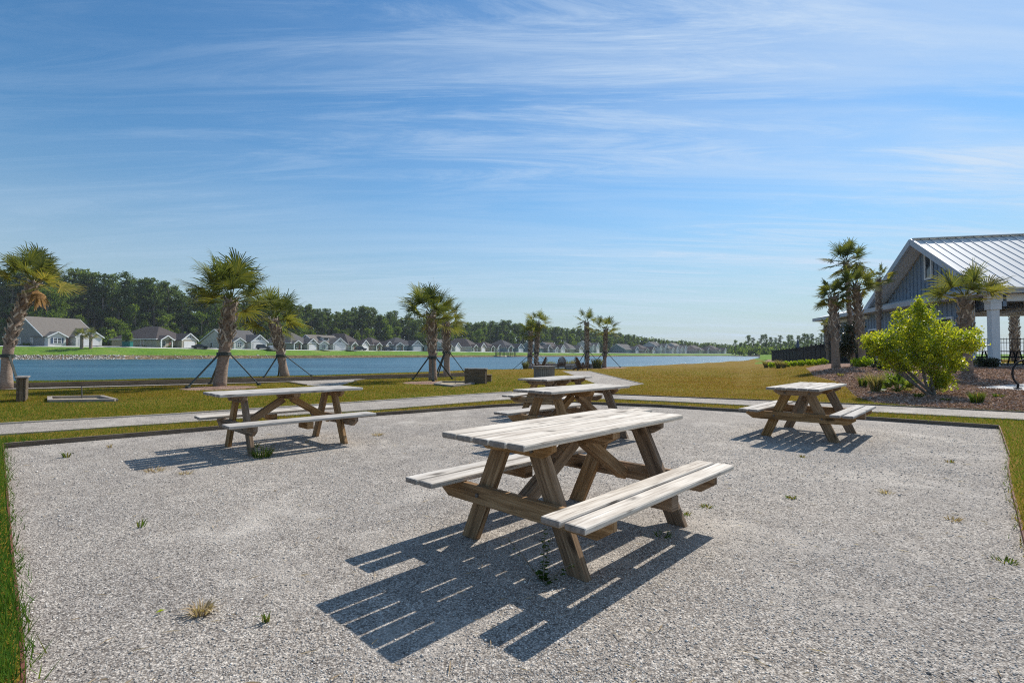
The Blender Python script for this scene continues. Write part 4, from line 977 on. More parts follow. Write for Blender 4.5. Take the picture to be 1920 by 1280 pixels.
# ---------------------------------------------------------------- pavilion
def pavilion():
    al = R(12); u = Vector((math.cos(al), -math.sin(al), 0)); v = Vector((math.sin(al), math.cos(al), 0)); C = Vector((23.1, 24.5, 0))
    root = empty('pavilion', (C.x, C.y, .6), -al, 'blue-grey open pavilion with a white standing seam metal roof and gable', 'pavilion')
    Z0 = -.6; EZ = 4.42 - .6; RZ = 8.20 - .6; HV = 6.1; UL = 26.0      # local: x = u, y = v, z above .6
    sl = math.hypot(HV, RZ - EZ); an = math.atan2(RZ - EZ, HV)
    m = MB()
    th = .10
    for s in (1, -1):
        y0 = 0 if s == 1 else 2 * HV
        a = [(0, y0, EZ), (UL, y0, EZ), (UL, HV, RZ), (0, HV, RZ)]; b = [(p[0], p[1], p[2] - th / math.cos(an)) for p in a]
        k = len(m.v); m.v.extend(a + b)
        for f in ((0, 1, 2, 3), (7, 6, 5, 4), (0, 4, 5, 1), (1, 5, 6, 2), (3, 2, 6, 7), (0, 3, 7, 4)): m.face([k + j for j in f])
    m.build('roof', 'roof_white_metal', root)
    # raised seams proud of the roof; their grey paints in the thin shadow lines
    m = MB(); n = int(UL / .46)
    for i in range(1, n):
        x = i * .46
        for s in (1, -1):
            y0 = 0.02 if s == 1 else 2 * HV - .02
            m.beam((x, y0, EZ + .018), (x, HV, RZ + .018), .03, .036, up=(0, -s * math.sin(an), math.cos(an)))
    m.build('roof_seams', 'fascia_grey', root)
    m = MB(); m.beam((-.02, HV, RZ + .05), (UL, HV, RZ + .05), .40, .05); m.build('ridge_cap', 'roof_white_metal', root)
    m = MB(); m.box((UL / 2, -.05, EZ - .10), (UL, .10, .24)); m.box((UL / 2, -.13, EZ - .0), (UL, .07, .10)); m.build('eave_fascia', 'fascia_grey', root)
    m = MB(); m.box((UL / 2, 2 * HV + .05, EZ - .12), (UL, .10, .26)); m.build('eave_fascia', 'fascia_grey', root)
    for s in (1, -1):
        y0 = -.04 if s == 1 else 2 * HV + .04
        m = MB(); m.beam((-.06, y0, EZ - .12), (-.06, HV - s * .0, RZ - .10), .12, .34, up=(0, -s * math.sin(an), math.cos(an))); m.build('rake_board', 'fascia_grey', root)
    # gable wall at x=.9 with battens
    gx = .95; m = MB(); zb = 3.0; e = .30
    yz = [(e, zb), (2 * HV - e, zb), (2 * HV - e, EZ - .12 + e * .0), (HV, RZ - .24), (e, EZ - .12)]
    k = 0; m.v.extend([(gx, a, b) for a, b in yz] + [(gx + .15, a, b) for a, b in yz]); m.face((0, 1, 2, 3, 4)); m.face((9, 8, 7, 6, 5))
    for i in range(5): m.face((i, i + 5, (i + 1) % 5 + 5, (i + 1) % 5))
    m.build('gable_wall', 'blue_siding', root)
    m = MB(); y = e + .2
    while y < 2 * HV - e:
        zt = EZ - .2 + (HV - abs(y - HV)) / HV * (RZ - EZ - .05); m.box((gx - .03, y, (zb + zt) / 2), (.05, .06, zt - zb)); y += .41
    m.build('battens', 'blue_siding', root)
    m = MB()
    for s in (1, -1):    # boarded soffit under the gable overhang
        y0 = .05 if s == 1 else 2 * HV - .05
        o = .13
        a = [(0.0, y0, EZ - o), (gx - .06, y0, EZ - o), (gx - .06, HV, RZ - o), (0.0, HV, RZ - o)]
        k = len(m.v); m.v.extend(a + [(p[0], p[1], p[2] - .03) for p in a])
        for f in ((0, 1, 2, 3), (7, 6, 5, 4), (0, 4, 5, 1), (1, 5, 6, 2), (3, 2, 6, 7), (0, 3, 7, 4)): m.face([k + j for j in f])
    m.build('gable_soffit', 'soffit_grey', root)
    w = MB(); wy = HV + .02; wz = 5.95; w.box((gx - .06, wy, wz), (.06, .52, 1.35)); wo = w.build('window', 'dark_glass', root)
    m = MB()
    for s in (-1, 1): m.box((gx - .09, wy + s * .32, wz), (.09, .12, 1.59)); m.box((gx - .09, wy, wz + s * .735), (.088, .52, .12))
    m.build('frame', 'white_trim', wo)
    # lean-to wing roof running back along the side
    V1 = 21.0; m = MB(); zf = EZ - .02
    a = [(-.35, -.05, zf), (-.35, V1, zf), (gx, V1, zf + .42), (gx, -.05, zf + .42)]; k = 0
    m.v.extend(a + [(p[0], p[1], p[2] - .08) for p in a])
    for f in ((3, 2, 1, 0), (4, 5, 6, 7), (0, 4, 5, 1), (1, 5, 6, 2), (2, 6, 7, 3), (3, 7, 4, 0)): m.face(f)
    m.build('wing_roof', 'roof_white_metal', root)
    m = MB(); m.box((-.40, V1 / 2, zf - .10), (.08, V1 + .1, .26)); m.build('wing_fascia', 'fascia_grey', root)
    m = MB(); m.box(((.3 - .35) / 2 + .1, V1 / 2, zf - .235), (1.0, V1, .03)); m.build('wing_soffit', 'soffit_grey', root)
    m = MB(); wx = .55; hz_ = zf - .26 - Z0; m.box((wx, (1.9 + V1) / 2, Z0 + hz_ / 2), (.16, V1 - 1.9, hz_)); m.build('wing_wall', 'blue_siding', root)
    m = MB(); y = 2.1
    while y < V1: m.box((wx - .10, y, Z0 + hz_ / 2), (.05, .055, hz_)); y += .41
    m.build('battens', 'blue_siding', root)
    m = MB(); m.box((wx, 1.86, Z0 + hz_ / 2), (.24, .10, hz_)); m.build('corner_trim', 'white_trim', root)
    m = MB(); m.box((3.2, (12.8 + V1) / 2, 1.3), (5.1, V1 - 12.8 - .02, 3.7)); m.build('back_room', 'blue_siding', root)
    m = MB(); m.box((3.2, (12.4 + V1) / 2 + .2, 3.35), (5.8, V1 - 12.4, .25)); m.build('back_room_roof', 'roof_white_metal', root)
    for (yy, zz, ww, hh, nm) in ((3.9, 1.65, 1.3, 1.9, 'opening'), (8.2, 1.7, 1.0, 1.3, 'window'), (12.0, 1.7, 1.0, 1.3, 'window'), (16.2, 1.7, 1.0, 1.3, 'window'), (19.0, 1.7, 1.0, 1.3, 'window')):
        w = MB(); w.box((wx - .11, yy, zz), (.07, ww, hh)); wo = w.build(nm, 'dark_glass', root); m = MB()
        for s in (-1, 1): m.box((wx - .14, yy + s * (ww / 2 + .06), zz), (.09, .12, hh + .24)); m.box((wx - .14, yy, zz + s * (hh / 2 + .06)), (.088, ww, .12))
        m.build('frame', 'white_trim', wo)
    # columns, beams, dark ceiling
    bt = EZ - .22
    def column(x, y):
        m = MB(); m.box((x, y, (Z0 + bt - .36) / 2), (.34, .34, bt - .36 - Z0)); m.box((x, y, bt - .55), (.46, .46, .42)); m.box((x, y, Z0 + .2), (.44, .44, .5)); m.build('column', 'white_trim', root, bevel=.01)
    for x in (.62, 5.6, 10.6, 15.6, 20.6): column(x, .45)
    for x in (5.9, 10.6, 15.6, 20.6): column(x, 11.75)
    m = MB(); m.box((UL / 2, .45, bt - .18), (UL - .6, .30, .36)); m.build('beam', 'white_trim', root)
    m = MB(); m.box((UL / 2 + 3, 11.75, bt - .18), (UL - 6.6, .30, .36)); m.build('beam', 'white_trim', root)
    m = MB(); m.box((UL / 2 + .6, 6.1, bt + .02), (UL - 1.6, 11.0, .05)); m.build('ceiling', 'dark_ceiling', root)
    for x in (3.2, 5.6, 8.1, 10.6, 13, 15.6): m = MB(); m.box((x, 6.1, bt - .11), (.16, 10.8, .20)); m.build('rafter', 'soffit_grey', root)
    f = MB(); f.tube([(4.4, 4.2, bt), (4.4, 4.2, bt - .40)], .03, 8); f.tube([(4.4, 4.2, bt - .40), (4.4, 4.2, bt - .56)], .13, 12)
    for k in range(5):
        a = k * 1.2566; f.beam((4.4 + .12 * math.cos(a), 4.2 + .12 * math.sin(a), bt - .47), (4.4 + .75 * math.cos(a), 4.2 + .75 * math.sin(a), bt - .45), .14, .015)
    f.build('ceiling_fan', 'white_trim', root)
    m = MB(); m.box((UL / 2, 6.1, -.02), (UL, 12.0, .14)); m.build('floor_slab', 'concrete', root)
    return root
pavilion()
def dark_table(loc, rz, label):
    root = empty('metal_table', loc, rz, label, 'table', 'black tables in the pavilion')
    m = MB(); m.box((0, 0, .75), (1.9, .75, .05)); m.build('tabletop', 'black_metal', root)
    for s in (-1, 1):
        m = MB(); m.box((0, s * .72, .45), (1.9, .27, .04)); m.build('seat', 'black_metal', root)
        m = MB(); m.beam((s * .65, -.72, .42), (s * .65, .72, .42), .05, .05); m.beam((s * .65, -.1, .73), (s * .65, -.35, .0), .05, .05); m.beam((s * .65, .1, .73), (s * .65, .35, 0), .05, .05); m.build('leg', 'black_metal', root)
dark_table((26.6, 27.5, .65), R(-12), 'black picnic table under the pavilion right of the front column')
dark_table((29.6, 28.6, .65), R(-12), 'black picnic table deeper inside the pavilion at the photo edge')
# concrete around the pavilion keeps its floor on the ground; black fences
def fence(pts, h, label, zf=None, name='metal_fence', pick=.12, dense=False):
    root = empty(name, (0, 0, 0), 0, label, 'fence')
    for i in range(len(pts) - 1):
        a = Vector((*pts[i], zf(*pts[i]) if zf else hland(*pts[i]))); b = Vector((*pts[i + 1], zf(*pts[i + 1]) if zf else hland(*pts[i + 1])))
        L = (b - a).length; n = max(1, round(L / 2.4))
        for k in range(n):
            p = a.lerp(b, k / n); q = a.lerp(b, (k + 1) / n); d = (q - p)
            m = MB(); m.box(p + Vector((0, 0, h / 2 + .05)), (.07, .07, h + .1)); m.box(p + Vector((0, 0, h + .12)), (.11, .11, .04)); m.build('post', 'black_metal', root)
            m = MB()
            for zz in (.12, h * .82, h * .97): m.beam(p + Vector((0, 0, zz)), q + Vector((0, 0, zz)), .035, .04)
            c = int(d.length / pick)
            for j in range(1, c): m.beam(p + d * (j / c) + Vector((0, 0, .05)), p + d * (j / c) + Vector((0, 0, h + .03)), .018, .018, up=(1, 0, 0))
            m.build('picket_panel', 'black_metal', root)
            if dense:
                m = MB(); m.beam(p + Vector((0, 0, h * .40)), q + Vector((0, 0, h * .40)), .01, h * .74); m.build('screen', 'black_metal', root)
fence([tuple(at_y(1447, 78)[:2]), tuple(at_y(1500, 56)[:2]), tuple(at_y(1560, 40)[:2]), tuple(at_y(1640, 36)[:2])], 1.6, 'long black metal fence with a dark screen behind the clipped shrub row', dense=True)
fence([(26.5, 37.8), (33, 37.2), (48, 34)], 1.75, 'black picket fence seen through the open pavilion', pick=.16)
# closed umbrella behind the fence
um = empty('closed_umbrella', tuple(at_y(1496, 62)), 0, 'dark blue closed umbrella standing behind the black fence', 'umbrella')
MB().tube([(0, 0, 0), (0, 0, 2.9)], .03, 8).build('pole', 'black_metal', um); MB().tube([(0, 0, 1.0), (0, 0, 1.4), (0, 0, 2.4), (0, 0, 2.8)], [.26, .2, .13, .02], 10).build('canopy', 'shutter_blue', um)
# bike rack: black hoops
p = at_px(1897, 728); br = empty('bike_rack', tuple(p), R(-8), 'black tubular hoop bike rack on the concrete slab at the right edge', 'bike rack')
for k in range(2):
    x0 = k * .62; pts = [(x0 + .36 + .36 * math.cos(a) - .36 * .55 * 0, 0, .46 + .42 * math.sin(a)) for a in np.linspace(R(235), R(-55), 22)]
    MB().tube(pts, .028, 8).build('hoop', 'black_metal', br, smooth=True)
    m = MB(); m.box((pts[0][0], 0, .09), (.16, .12, .02)); m.tube([pts[0], (pts[0][0] - .02, 0, .03)], .028, 8); m.box((pts[0][0] - .02, 0, .02), (.16, .12, .02)); m.build('foot_plate', 'black_metal', br)

# ---------------------------------------------------------------- houses over the water
def gable_roof(m, x0, x1, y0, y1, z, rise, axis, ov=.45, th=.18):
    """closed gable roof; axis 'x' = ridge along x"""
    if axis == 'x':
        ym = (y0 + y1) / 2; k = rise / ((y1 - y0) / 2); zo = z - ov * k
        A = [(x0 - ov, y0 - ov, zo), (x1 + ov, y0 - ov, zo), (x1 + ov, ym, z + rise), (x0 - ov, ym, z + rise), (x0 - ov, y1 + ov, zo), (x1 + ov, y1 + ov, zo)]
    else:
        xm = (x0 + x1) / 2; k = rise / ((x1 - x0) / 2); zo = z - ov * k
        A = [(x0 - ov, y0 - ov, zo), (x0 - ov, y1 + ov, zo), (xm, y1 + ov, z + rise), (xm, y0 - ov, z + rise), (x1 + ov, y0 - ov, zo), (x1 + ov, y1 + ov, zo)]
    b = len(m.v); m.v.extend(A + [(p[0], p[1], p[2] - th) for p in A])
    for f in ((0, 1, 2, 3), (3, 2, 5, 4), (6, 9, 8, 7), (9, 10, 11, 8), (0, 6, 7, 1), (4, 5, 11, 10), (0, 3, 9, 6), (3, 4, 10, 9), (1, 7, 8, 2), (2, 8, 11, 5)): m.face([b + i for i in f])
    return A
def rake_trim(m, A, axis, front=True):
    # white boards under the roof edge on the gable(s)
    if axis == 'x': ends = [(0, 3, 4), (1, 2, 5)]
    else: ends = [(0, 3, 4)]
    for e in ends:
        P = [Vector(A[i]) for i in e]
        for a, b in ((P[0], P[1]), (P[1], P[2])): m.beam(a + Vector((0, 0, -.16)), b + Vector((0, 0, -.16)), .16, .26)
def wall_box(m, x0, x1, y0, y1, z, rise=0, axis=None):
    b = len(m.v)
    m.v.extend([(x0, y0, -1.5), (x1, y0, -1.5), (x1, y1, -1.5), (x0, y1, -1.5), (x0, y0, z), (x1, y0, z), (x1, y1, z), (x0, y1, z)])
    m.face([b + i for i in (3, 2, 1, 0)])
    if axis is None:
        for f in ((0, 1, 5, 4), (1, 2, 6, 5), (2, 3, 7, 6), (3, 0, 4, 7), (4, 5, 6, 7)): m.face([b + i for i in f])
    elif axis == 'x':
        ym = (y0 + y1) / 2; m.v.extend([(x0, ym, z + rise), (x1, ym, z + rise)])
        for f in ((0, 1, 5, 4), (2, 3, 7, 6), (1, 2, 6, 9, 5), (3, 0, 4, 8, 7), (4, 5, 9, 8), (8, 9, 6, 7)): m.face([b + i for i in f])
    else:
        xm = (x0 + x1) / 2; m.v.extend([(xm, y0, z + rise), (xm, y1, z + rise)])
        for f in ((0, 1, 5, 8, 4), (1, 2, 6, 5), (2, 3, 7, 9, 6), (3, 0, 4, 7), (4, 8, 9, 7), (8, 5, 6, 9)): m.face([b + i for i in f])
def house(loc, rz, W_, Dp, typ, wallm, roofm, label, gmat='siding_white', rise=None, porch=True, detail=True, sc_=1.0, dormer=False, trees=0, tall=0, shutters=False, mirror=False):
    root = empty('house', loc, rz, label, 'house', 'houses along the far shore'); root.scale = (-sc_ if mirror else sc_, sc_, sc_)
    H = 2.9 + tall; rise = rise or Dp / 2 * .56
    m = MB(); roof = MB(); trim = MB()
    if typ == 'A':
        wall_box(m, -W_ / 2, W_ / 2, 0, Dp, H, rise - .1, 'x'); A = gable_roof(roof, -W_ / 2, W_ / 2, 0, Dp, H, rise, 'x'); rake_trim(trim, A, 'x')
    else:
        wall_box(m, -W_ / 2, W_ / 2, 0, Dp, H); o = .5; k = min(W_, Dp) / 2
        z0 = H - .1; zt = z0 + rise
        X0, X1, Y0, Y1 = -W_ / 2 - o, W_ / 2 + o, -o, Dp + o
        if Dp > W_: r1, r2 = (0, Y0 + k + o, zt), (0, Y1 - k - o, zt)
        else: r1, r2 = (X0 + k + o, Dp / 2, zt), (X1 - k - o, Dp / 2, zt)
        b = len(roof.v); roof.v.extend([(X0, Y0, z0), (X1, Y0, z0), (X1, Y1, z0), (X0, Y1, z0), r1, r2, (X0, Y0, z0 - .2), (X1, Y0, z0 - .2), (X1, Y1, z0 - .2), (X0, Y1, z0 - .2)])
        fs = ((0, 1, 4), (1, 2, 5, 4), (2, 3, 5), (3, 0, 4, 5)) if Dp > W_ else ((0, 1, 5, 4), (1, 2, 5), (2, 3, 4, 5), (3, 0, 4))
        for f in fs + ((9, 8, 7, 6), (0, 6, 7, 1), (1, 7, 8, 2), (2, 8, 9, 3), (3, 9, 6, 0)): roof.face([b + i for i in f])
        trim.box((0, Y0 - .03, z0 - .12), (W_ + 1.1, .06, .24)); trim.box((X0 - .03, Dp / 2, z0 - .12), (.06, Dp + 1.1, .24)); trim.box((X1 + .03, Dp / 2, z0 - .12), (.06, Dp + 1.1, .24))
    # garage wing with front gable on the right
    gw = min(6.8, W_ * (.46 if typ == 'B' else .52)); gx0 = W_ / 2 - gw; gy = -2.6; gr = gw / 2 * .72
    g = MB(); wall_box(g, gx0, W_ / 2 + .02, gy, .35 * Dp, H - .02, gr - .1, 'y')
    A = gable_roof(roof, gx0, W_ / 2 + .02, gy, .45 * Dp, H, gr, 'y', .4); rake_trim(trim, A, 'y')
    m.build('wall', 'siding_' + wallm, root); g.build('garage_wing', gmat, root)
    d = MB(); dw = gw * .74; d.box(((gx0 + W_ / 2) / 2, gy - .03, 1.10), (dw, .08, 2.2)); go = d.build('garage_door', 'garage_white', root)
    if detail:
        d = MB()
        for k in range(3): d.box(((gx0 + W_ / 2) / 2, gy - .075, .55 + k * .55), (dw, .015, .03))
        d.build('panel_grooves', 'soffit_grey', go)
        trim.box(((gx0 + W_ / 2) / 2, gy - .03, 2.9), (gw, .1, .2))
        w = MB(); w.box(((gx0 + W_ / 2) / 2, gy - .05, H + gr * .36), (1.3, .06, .7)); wo = w.build('window', 'dark_glass', root)
        f = MB(); c = (gx0 + W_ / 2) / 2; zc = H + gr * .36
        for s in (-1, 1): f.box((c + s * .7, gy - .08, zc), (.1, .08, .9)); f.box((c, gy - .08, zc + s * .4), (1.3, .078, .1))
        f.box((c, gy - .08, zc), (.08, .07, .7)); f.build('frame', 'white_trim', wo)
    if porch:
        pw = min(4.6, W_ * .33); px0 = -W_ / 2 + .1; px1 = px0 + pw; pr2 = pw / 2 * .6
        A = gable_roof(roof, px0, px1, -1.8, Dp * .3, H - .15, pr2, 'y', .35); rake_trim(trim, A, 'y')
        q = MB(); k = 0; wall_y = -1.75; q.v.extend([(px0, wall_y, H - .2), (px1, wall_y, H - .2), ((px0 + px1) / 2, wall_y, H - .3 + pr2), (px0, 0.02, H - .2), (px1, 0.02, H - .2), ((px0 + px1) / 2, 0.02, H - .3 + pr2)])
        for f in ((0, 1, 2), (5, 4, 3), (0, 3, 4, 1)): q.face(f)
        q.build('porch_gable', gmat, root)
        if typ == 'A': q = MB(); q.box(((px0 + px1) / 2, -.8, H / 2 - .75), (pw - .1, 1.8, H + 1.3)); q.build('front_bay', gmat, root); wy = -1.73
        else:
            wy = -.04
            for xx in (px0 + .15, px1 - .15): c = MB(); c.box((xx, -1.7, H / 2 - .1), (.26, .26, H - .2)); c.build('porch_column', 'white_trim', root)
        w = MB(); xc = (px0 + px1) / 2; w.box((xc, wy - .03, 1.45), (1.7, .06, 1.4)); wo = w.build('window', 'dark_glass', root); f = MB()
        for s in (-1, 0, 1): f.box((xc + s * .88, wy - .06, 1.45), (.12, .08, 1.6))
        for s in (-1, 0, 1): f.box((xc, wy - .06, 1.45 + s * .75), (1.7, .078, .11))
        f.build('frame', 'white_trim', wo)
        if shutters:
            for s in (-1, 1): f = MB(); f.box((xc + s * 1.2, wy - .05, 1.45), (.42, .05, 1.5)); f.build('shutter', 'shutter_blue', root)
        dr = MB(); dr.box((px1 + .8, -.04, 1.0), (1.0, .08, 2.1)); dr.build('door', 'brick_red', root)
    # side windows
    for yy in ([Dp * .3, Dp * .62] if detail else [Dp * .45]):
        for s in (-1, 1):
            w = MB(); w.box((s * (W_ / 2 + .03), yy, 1.45), (.06, 1.1, 1.5)); wo = w.build('window', 'dark_glass', root); f = MB()
            for t in (-1, 1): f.box((s * (W_ / 2 + .06), yy + t * .6, 1.45), (.08, .12, 1.7)); f.box((s * (W_ / 2 + .06), yy, 1.45 + t * .8), (.078, 1.1, .12))
            f.box((s * (W_ / 2 + .06), yy, 1.45), (.07, 1.1, .07)); f.build('frame', 'white_trim', wo)
    if dormer:
        yy = Dp * .2; zz = H + rise * .4; d = MB(); d.box((-.5, yy + .6, zz + .3), (3.2, 2.6, 1.3)); d.build('dormer', 'siding_white', root)
        w = MB(); w.box((-.5, yy - .73, zz + .35), (2.2, .06, .6)); w.build('window', 'dark_glass', root)
        d = MB(); d.beam((-.5, yy - 1.0, zz + .95), (-.5, yy + 2.4, zz + 1.75), 3.7, .15); d.build('dormer_roof', 'shingle_' + roofm, root)
    trim.build('trim', 'white_trim', root); roof.build('roof', 'shingle_' + roofm, root)
    drv = MB(); drv.box(((gx0 + W_ / 2) / 2, gy - 4.5, .03), (dw + .6, 8.6, .06)); drv.build('driveway', 'road_concrete', root)
    if detail:
        r_ = np.random.default_rng(int(abs(loc[0]) * 10)); bl_ = [((x_, -.9, .35), (.55, .4, .4), 1) for x_ in r_.uniform(-W_ / 2 + .5, gx0 - .5, 4)] + [((-W_ / 2 - .8, y_, .4), (.45, .6, .45), 1) for y_ in r_.uniform(1, Dp - 1, 5)]
        V_, F_, t_ = leaf_cloud(bl_, 500, .16, r_, .35, 10); tag(np_mesh('foundation_shrubs', V_, F_, 'broad_leaf', t_, root), kind='stuff')
    for (xx, hh) in ((W_ * .1, .0),): c = MB(); c.tube([(xx, Dp * .55, H + rise * .6), (xx, Dp * .55, H + rise * .98)], .12, 6); c.build('vent_pipe', 'soffit_grey', root)
    return root
def hz(px, extra=0):
    y = house_y(px) + extra; p = at_y(px, y); return (p.x, p.y, house_z(px))
HS = [  # px centre, extra depth, front angle, W, depth, type, wall, roof, scale, label, opts
 (133, 3, 77, 12.6, 18, 'A', 'grey', 'tan', 1.02, 'large grey house at the far left with a wide tan-grey roof', dict(shutters=True, rise=5.4)),
 (326, 4, 84, 12.5, 18, 'B', 'tan', 'brown', .98, 'tan house with a long dark hip roof, second from the left', dict(rise=4.3, gmat='siding_tan')),
 (462, 4, 75, 13, 15, 'A', 'cream', 'grey', 1.0, 'cream house with white gables between the stout palm and the short palm', {}),
 (566, 4, 75, 12, 17, 'B', 'sage', 'grey', .95, 'olive-beige house with a big front gable just right of the short palm', dict(gmat='siding_sage')),
 (618, 5, 66, 13, 13, 'A', 'white', 'tan', 1.0, 'white house with a shed dormer on its tan roof', dict(dormer=True)),
 (668, 6, 82, 13, 19, 'B', 'cream', 'brown', .95, 'house with a brown hip roof and pale garage behind a parked dark car', dict(gmat='siding_cream')),
 (714, 9, 76, 12, 14, 'B', 'tan', 'brown', .95, 'beige gabled house squeezed left of the blue-grey house', dict(gmat='siding_tan')),
 (762, 6, 60, 16, 15, 'B', 'bluegrey', 'dark', 1.0, 'long blue-grey house with dark roof and pale right gable, left of the touching palms', dict(rise=4.0, gmat='siding_bluegrey')),
 (846, 8, 75, 12, 14, 'A', 'white', 'grey', .95, 'small white gabled house just right of the touching palms', {}),
 (893, 8, 76, 14, 20, 'B', 'cream', 'brown', .98, 'cream house with brown hip roof above the timber backboard', dict(rise=5.0, gmat='siding_tan')),
 (925, 12, 72, 12, 13, 'B', 'tan', 'brown', .95, 'small brown-roofed house at the left end of the dock', dict(gmat='siding_cream')),
 (962, 8, 66, 16, 17, 'B', 'bluegrey', 'dark', 1.0, 'blue-grey house with dark hip roof right behind the fishing dock', dict(gmat='siding_bluegrey')),
 (1020, 10, 72, 13, 16, 'A', 'bluegrey', 'grey', .98, 'blue-grey gabled house right of the two close palms', dict(gmat='siding_grey', porch=False)),
 (1045, 8, 66, 13, 15, 'A', 'sage', 'brown', .98, 'beige house with white gable above the slatted chair', {}),
 (1078, 10, 66, 15, 16, 'B', 'tan', 'grey', 1.0, 'wide tan hip-roofed house left of the ragged palm', dict(gmat='siding_tan', porch=False)),
 (1112, 14, 66, 11, 12, 'A', 'white', 'grey', 1.0, 'tall narrow white house between the ragged palm and the end palm', dict(tall=2.4)),
 (1183, 10, 60, 17, 15, 'A', 'bluegrey', 'grey', 1.0, 'pale blue-grey house first to the right of the end palm', dict(gmat='siding_bluegrey', porch=False)),
 (1215, 10, 60, 17, 15, 'B', 'tan', 'brown', 1.0, 'low brown house second to the right of the end palm', dict(gmat='siding_tan')),
 (1240, 14, 60, 15, 14, 'A', 'white', 'grey', 1.0, 'tall two-storey white house on the far right shore', dict(tall=2.6)),
 (1262, 12, 60, 14, 14, 'A', 'cream', 'tan', 1.0, 'cream house immediately right of the two-storey white house', dict(tall=1)),
 (1278, 14, 60, 12, 14, 'A', 'white', 'tan', 1.0, 'narrow tall pale house left of the long brown-roofed pair', dict(tall=2.0)),
 (1316, 10, 60, 26, 16, 'B', 'tan', 'brown', 1.0, 'left one of the long brown-roofed pair of houses on the far right shore', dict(gmat='siding_tan')),
 (1350, 10, 60, 20, 16, 'B', 'tan', 'brown', 1.0, 'right one of the long brown-roofed pair of houses on the far right shore', dict(gmat='siding_cream'))]
for i, (px, ex, an, W_, Dp, typ, wl, rf, s_, lab, kw) in enumerate(HS):
    house(hz(px, ex), R(an - 8), W_, Dp, typ, wl, rf, lab, detail=px < 800, sc_=s_, **kw)

# pale eroded stones along the far waterline at the left
def riprap():
    r = np.random.default_rng(14); n = 1500
    ix = r.uniform(-60, 235, n); ix = np.where(r.random(n) < .15, r.uniform(235, 520, n), ix); f = r.random(n) ** 1.3 * .17
    S = np.interp(ix, SX, S_Y); D = np.interp(ix, SX, D_Y); y = S + (D - S) * f; x = (ix - 960) / F * y
    z = np.array([hland(a, b) for a, b in zip(x, y)]); s = r.lognormal(math.log(.16), .4, n)
    base = np.array([[1, 0, 0], [-1, 0, 0], [0, 1, 0], [0, -1, 0], [0, 0, 1], [0, 0, -1.]]); tri = np.array([[0, 2, 4], [2, 1, 4], [1, 3, 4], [3, 0, 4], [2, 0, 5], [1, 2, 5], [3, 1, 5], [0, 3, 5]])
    B = base[None] * r.uniform(.6, 1.3, (n, 6, 1)) * s[:, None, None]; B[:, :, 2] *= .6
    V = (B + np.stack([x, y, z], 1)[:, None]).reshape(-1, 3); Fc = (np.arange(n)[:, None, None] * 6 + tri[None]).reshape(-1, 3)
    tag(np_mesh('shore_stones', V, Fc, 'pebble', np.repeat(np.clip(r.normal(.5, .2, n), 0, 1), 8)), 'pale broken stones on the eroded far bank at the left', 'stones', None, 'stuff')
riprap()
# ---------------------------------------------------------------- cars, bin, dock
plain('car_dark', (.025, .028, .035), .25, .1, spec=.6); plain('car_silver', (.45, .46, .47), .3, .05, spec=.6)
def car(px, mat, rz, label, suv=False):
    p = Vector(hz(px, -4)); p.z = hland(p.x, p.y) + .02
    root = empty('parked_car', tuple(p), rz, label, 'car', 'cars parked before the far houses')
    h = 1.75 if suv else 1.42
    prof = [(-2.3, .35), (-2.35, .75), (-2.2, .98), (-1.5 if suv else -1.25, 1.02 if not suv else 1.05), (-2.05 if suv else -1.0, h - .05) if suv else (-.75, h - .08), (-.9, h), (.3, h), (1.05, 1.02), (2.1, .88), (2.3, .65), (2.3, .35)]
    prof = [(-2.3, .35), (-2.35, .80), (-2.25, 1.0), (-2.0, h - .06) if suv else (-1.6, 1.0), (-.9, h), (.35, h - .02), (1.1, 1.0), (2.1, .86), (2.32, .62), (2.3, .35)]
    m = MB(); n = len(prof); m.v.extend([(a, -.88 if b < 1.02 else -.68, b) for a, b in prof] + [(a, .88 if b < 1.02 else .68, b) for a, b in prof])
    m.face(range(n)); m.face([n + i for i in range(n)][::-1])
    for i in range(n): j = (i + 1) % n; m.face((i, n + i, n + j, j))
    m.build('body', mat, root, bevel=.05)
    m = MB(); m.poly([(-1.35, -.80, 1.04), (.9, -.82, 1.04), (.3, -.71, h - .12), (-.95, -.71, h - .12)]); m.poly([(-1.35, .80, 1.04), (.9, .82, 1.04), (.3, .71, h - .12), (-.95, .71, h - .12)]); m.build('side_windows', 'dark_glass', root)
    for x in (-1.45, 1.45):
        for s in (-1, 1): m = MB(); m.tube([(x, s * .72, .34), (x, s * .92, .34)], .34, 14); m.build('wheel', 'tyre_black', root)
car(376, 'car_dark', R(20), 'dark sedan parked in the drive of the tan hip-roofed house')
car(493, 'car_dark', R(30), 'dark car parked left of the short palm trunk', True)
car(511, 'car_silver', R(30), 'silver car parked half behind the short palm trunk')
car(677, 'car_dark', R(40), 'dark car parked in front of the brown hip-roofed house', True)
car(728, 'car_dark', R(40), 'dark car parked left of the blue-grey house', True)
car(827, 'car_dark', R(40), 'dark car glimpsed between the two touching palm trunks')
p = Vector(hz(239, -3)); z_ = hland(p.x, p.y)
m = MB(); m.box((p.x, p.y, z_ + .75), (2.3, 1.3, 1.45)); m.box((p.x, p.y, z_ + 1.53), (2.5, 1.5, .12)); tag(m.build('utility_box', 'green_plastic', bevel=.05), 'green utility box on the far lawn left of the tan house', 'utility box')
shrub('yard_shrub', (p.x, p.y - .0, z_ + 1.6), [((0, 0, 1.4), (1.2, 1.2, 1.4), 1)], 900, .28, 'broad_leaf', 'round green shrub growing directly above the green utility box', 'shrub', None, .6, 3, seed=77, sub=15, sr=.1)
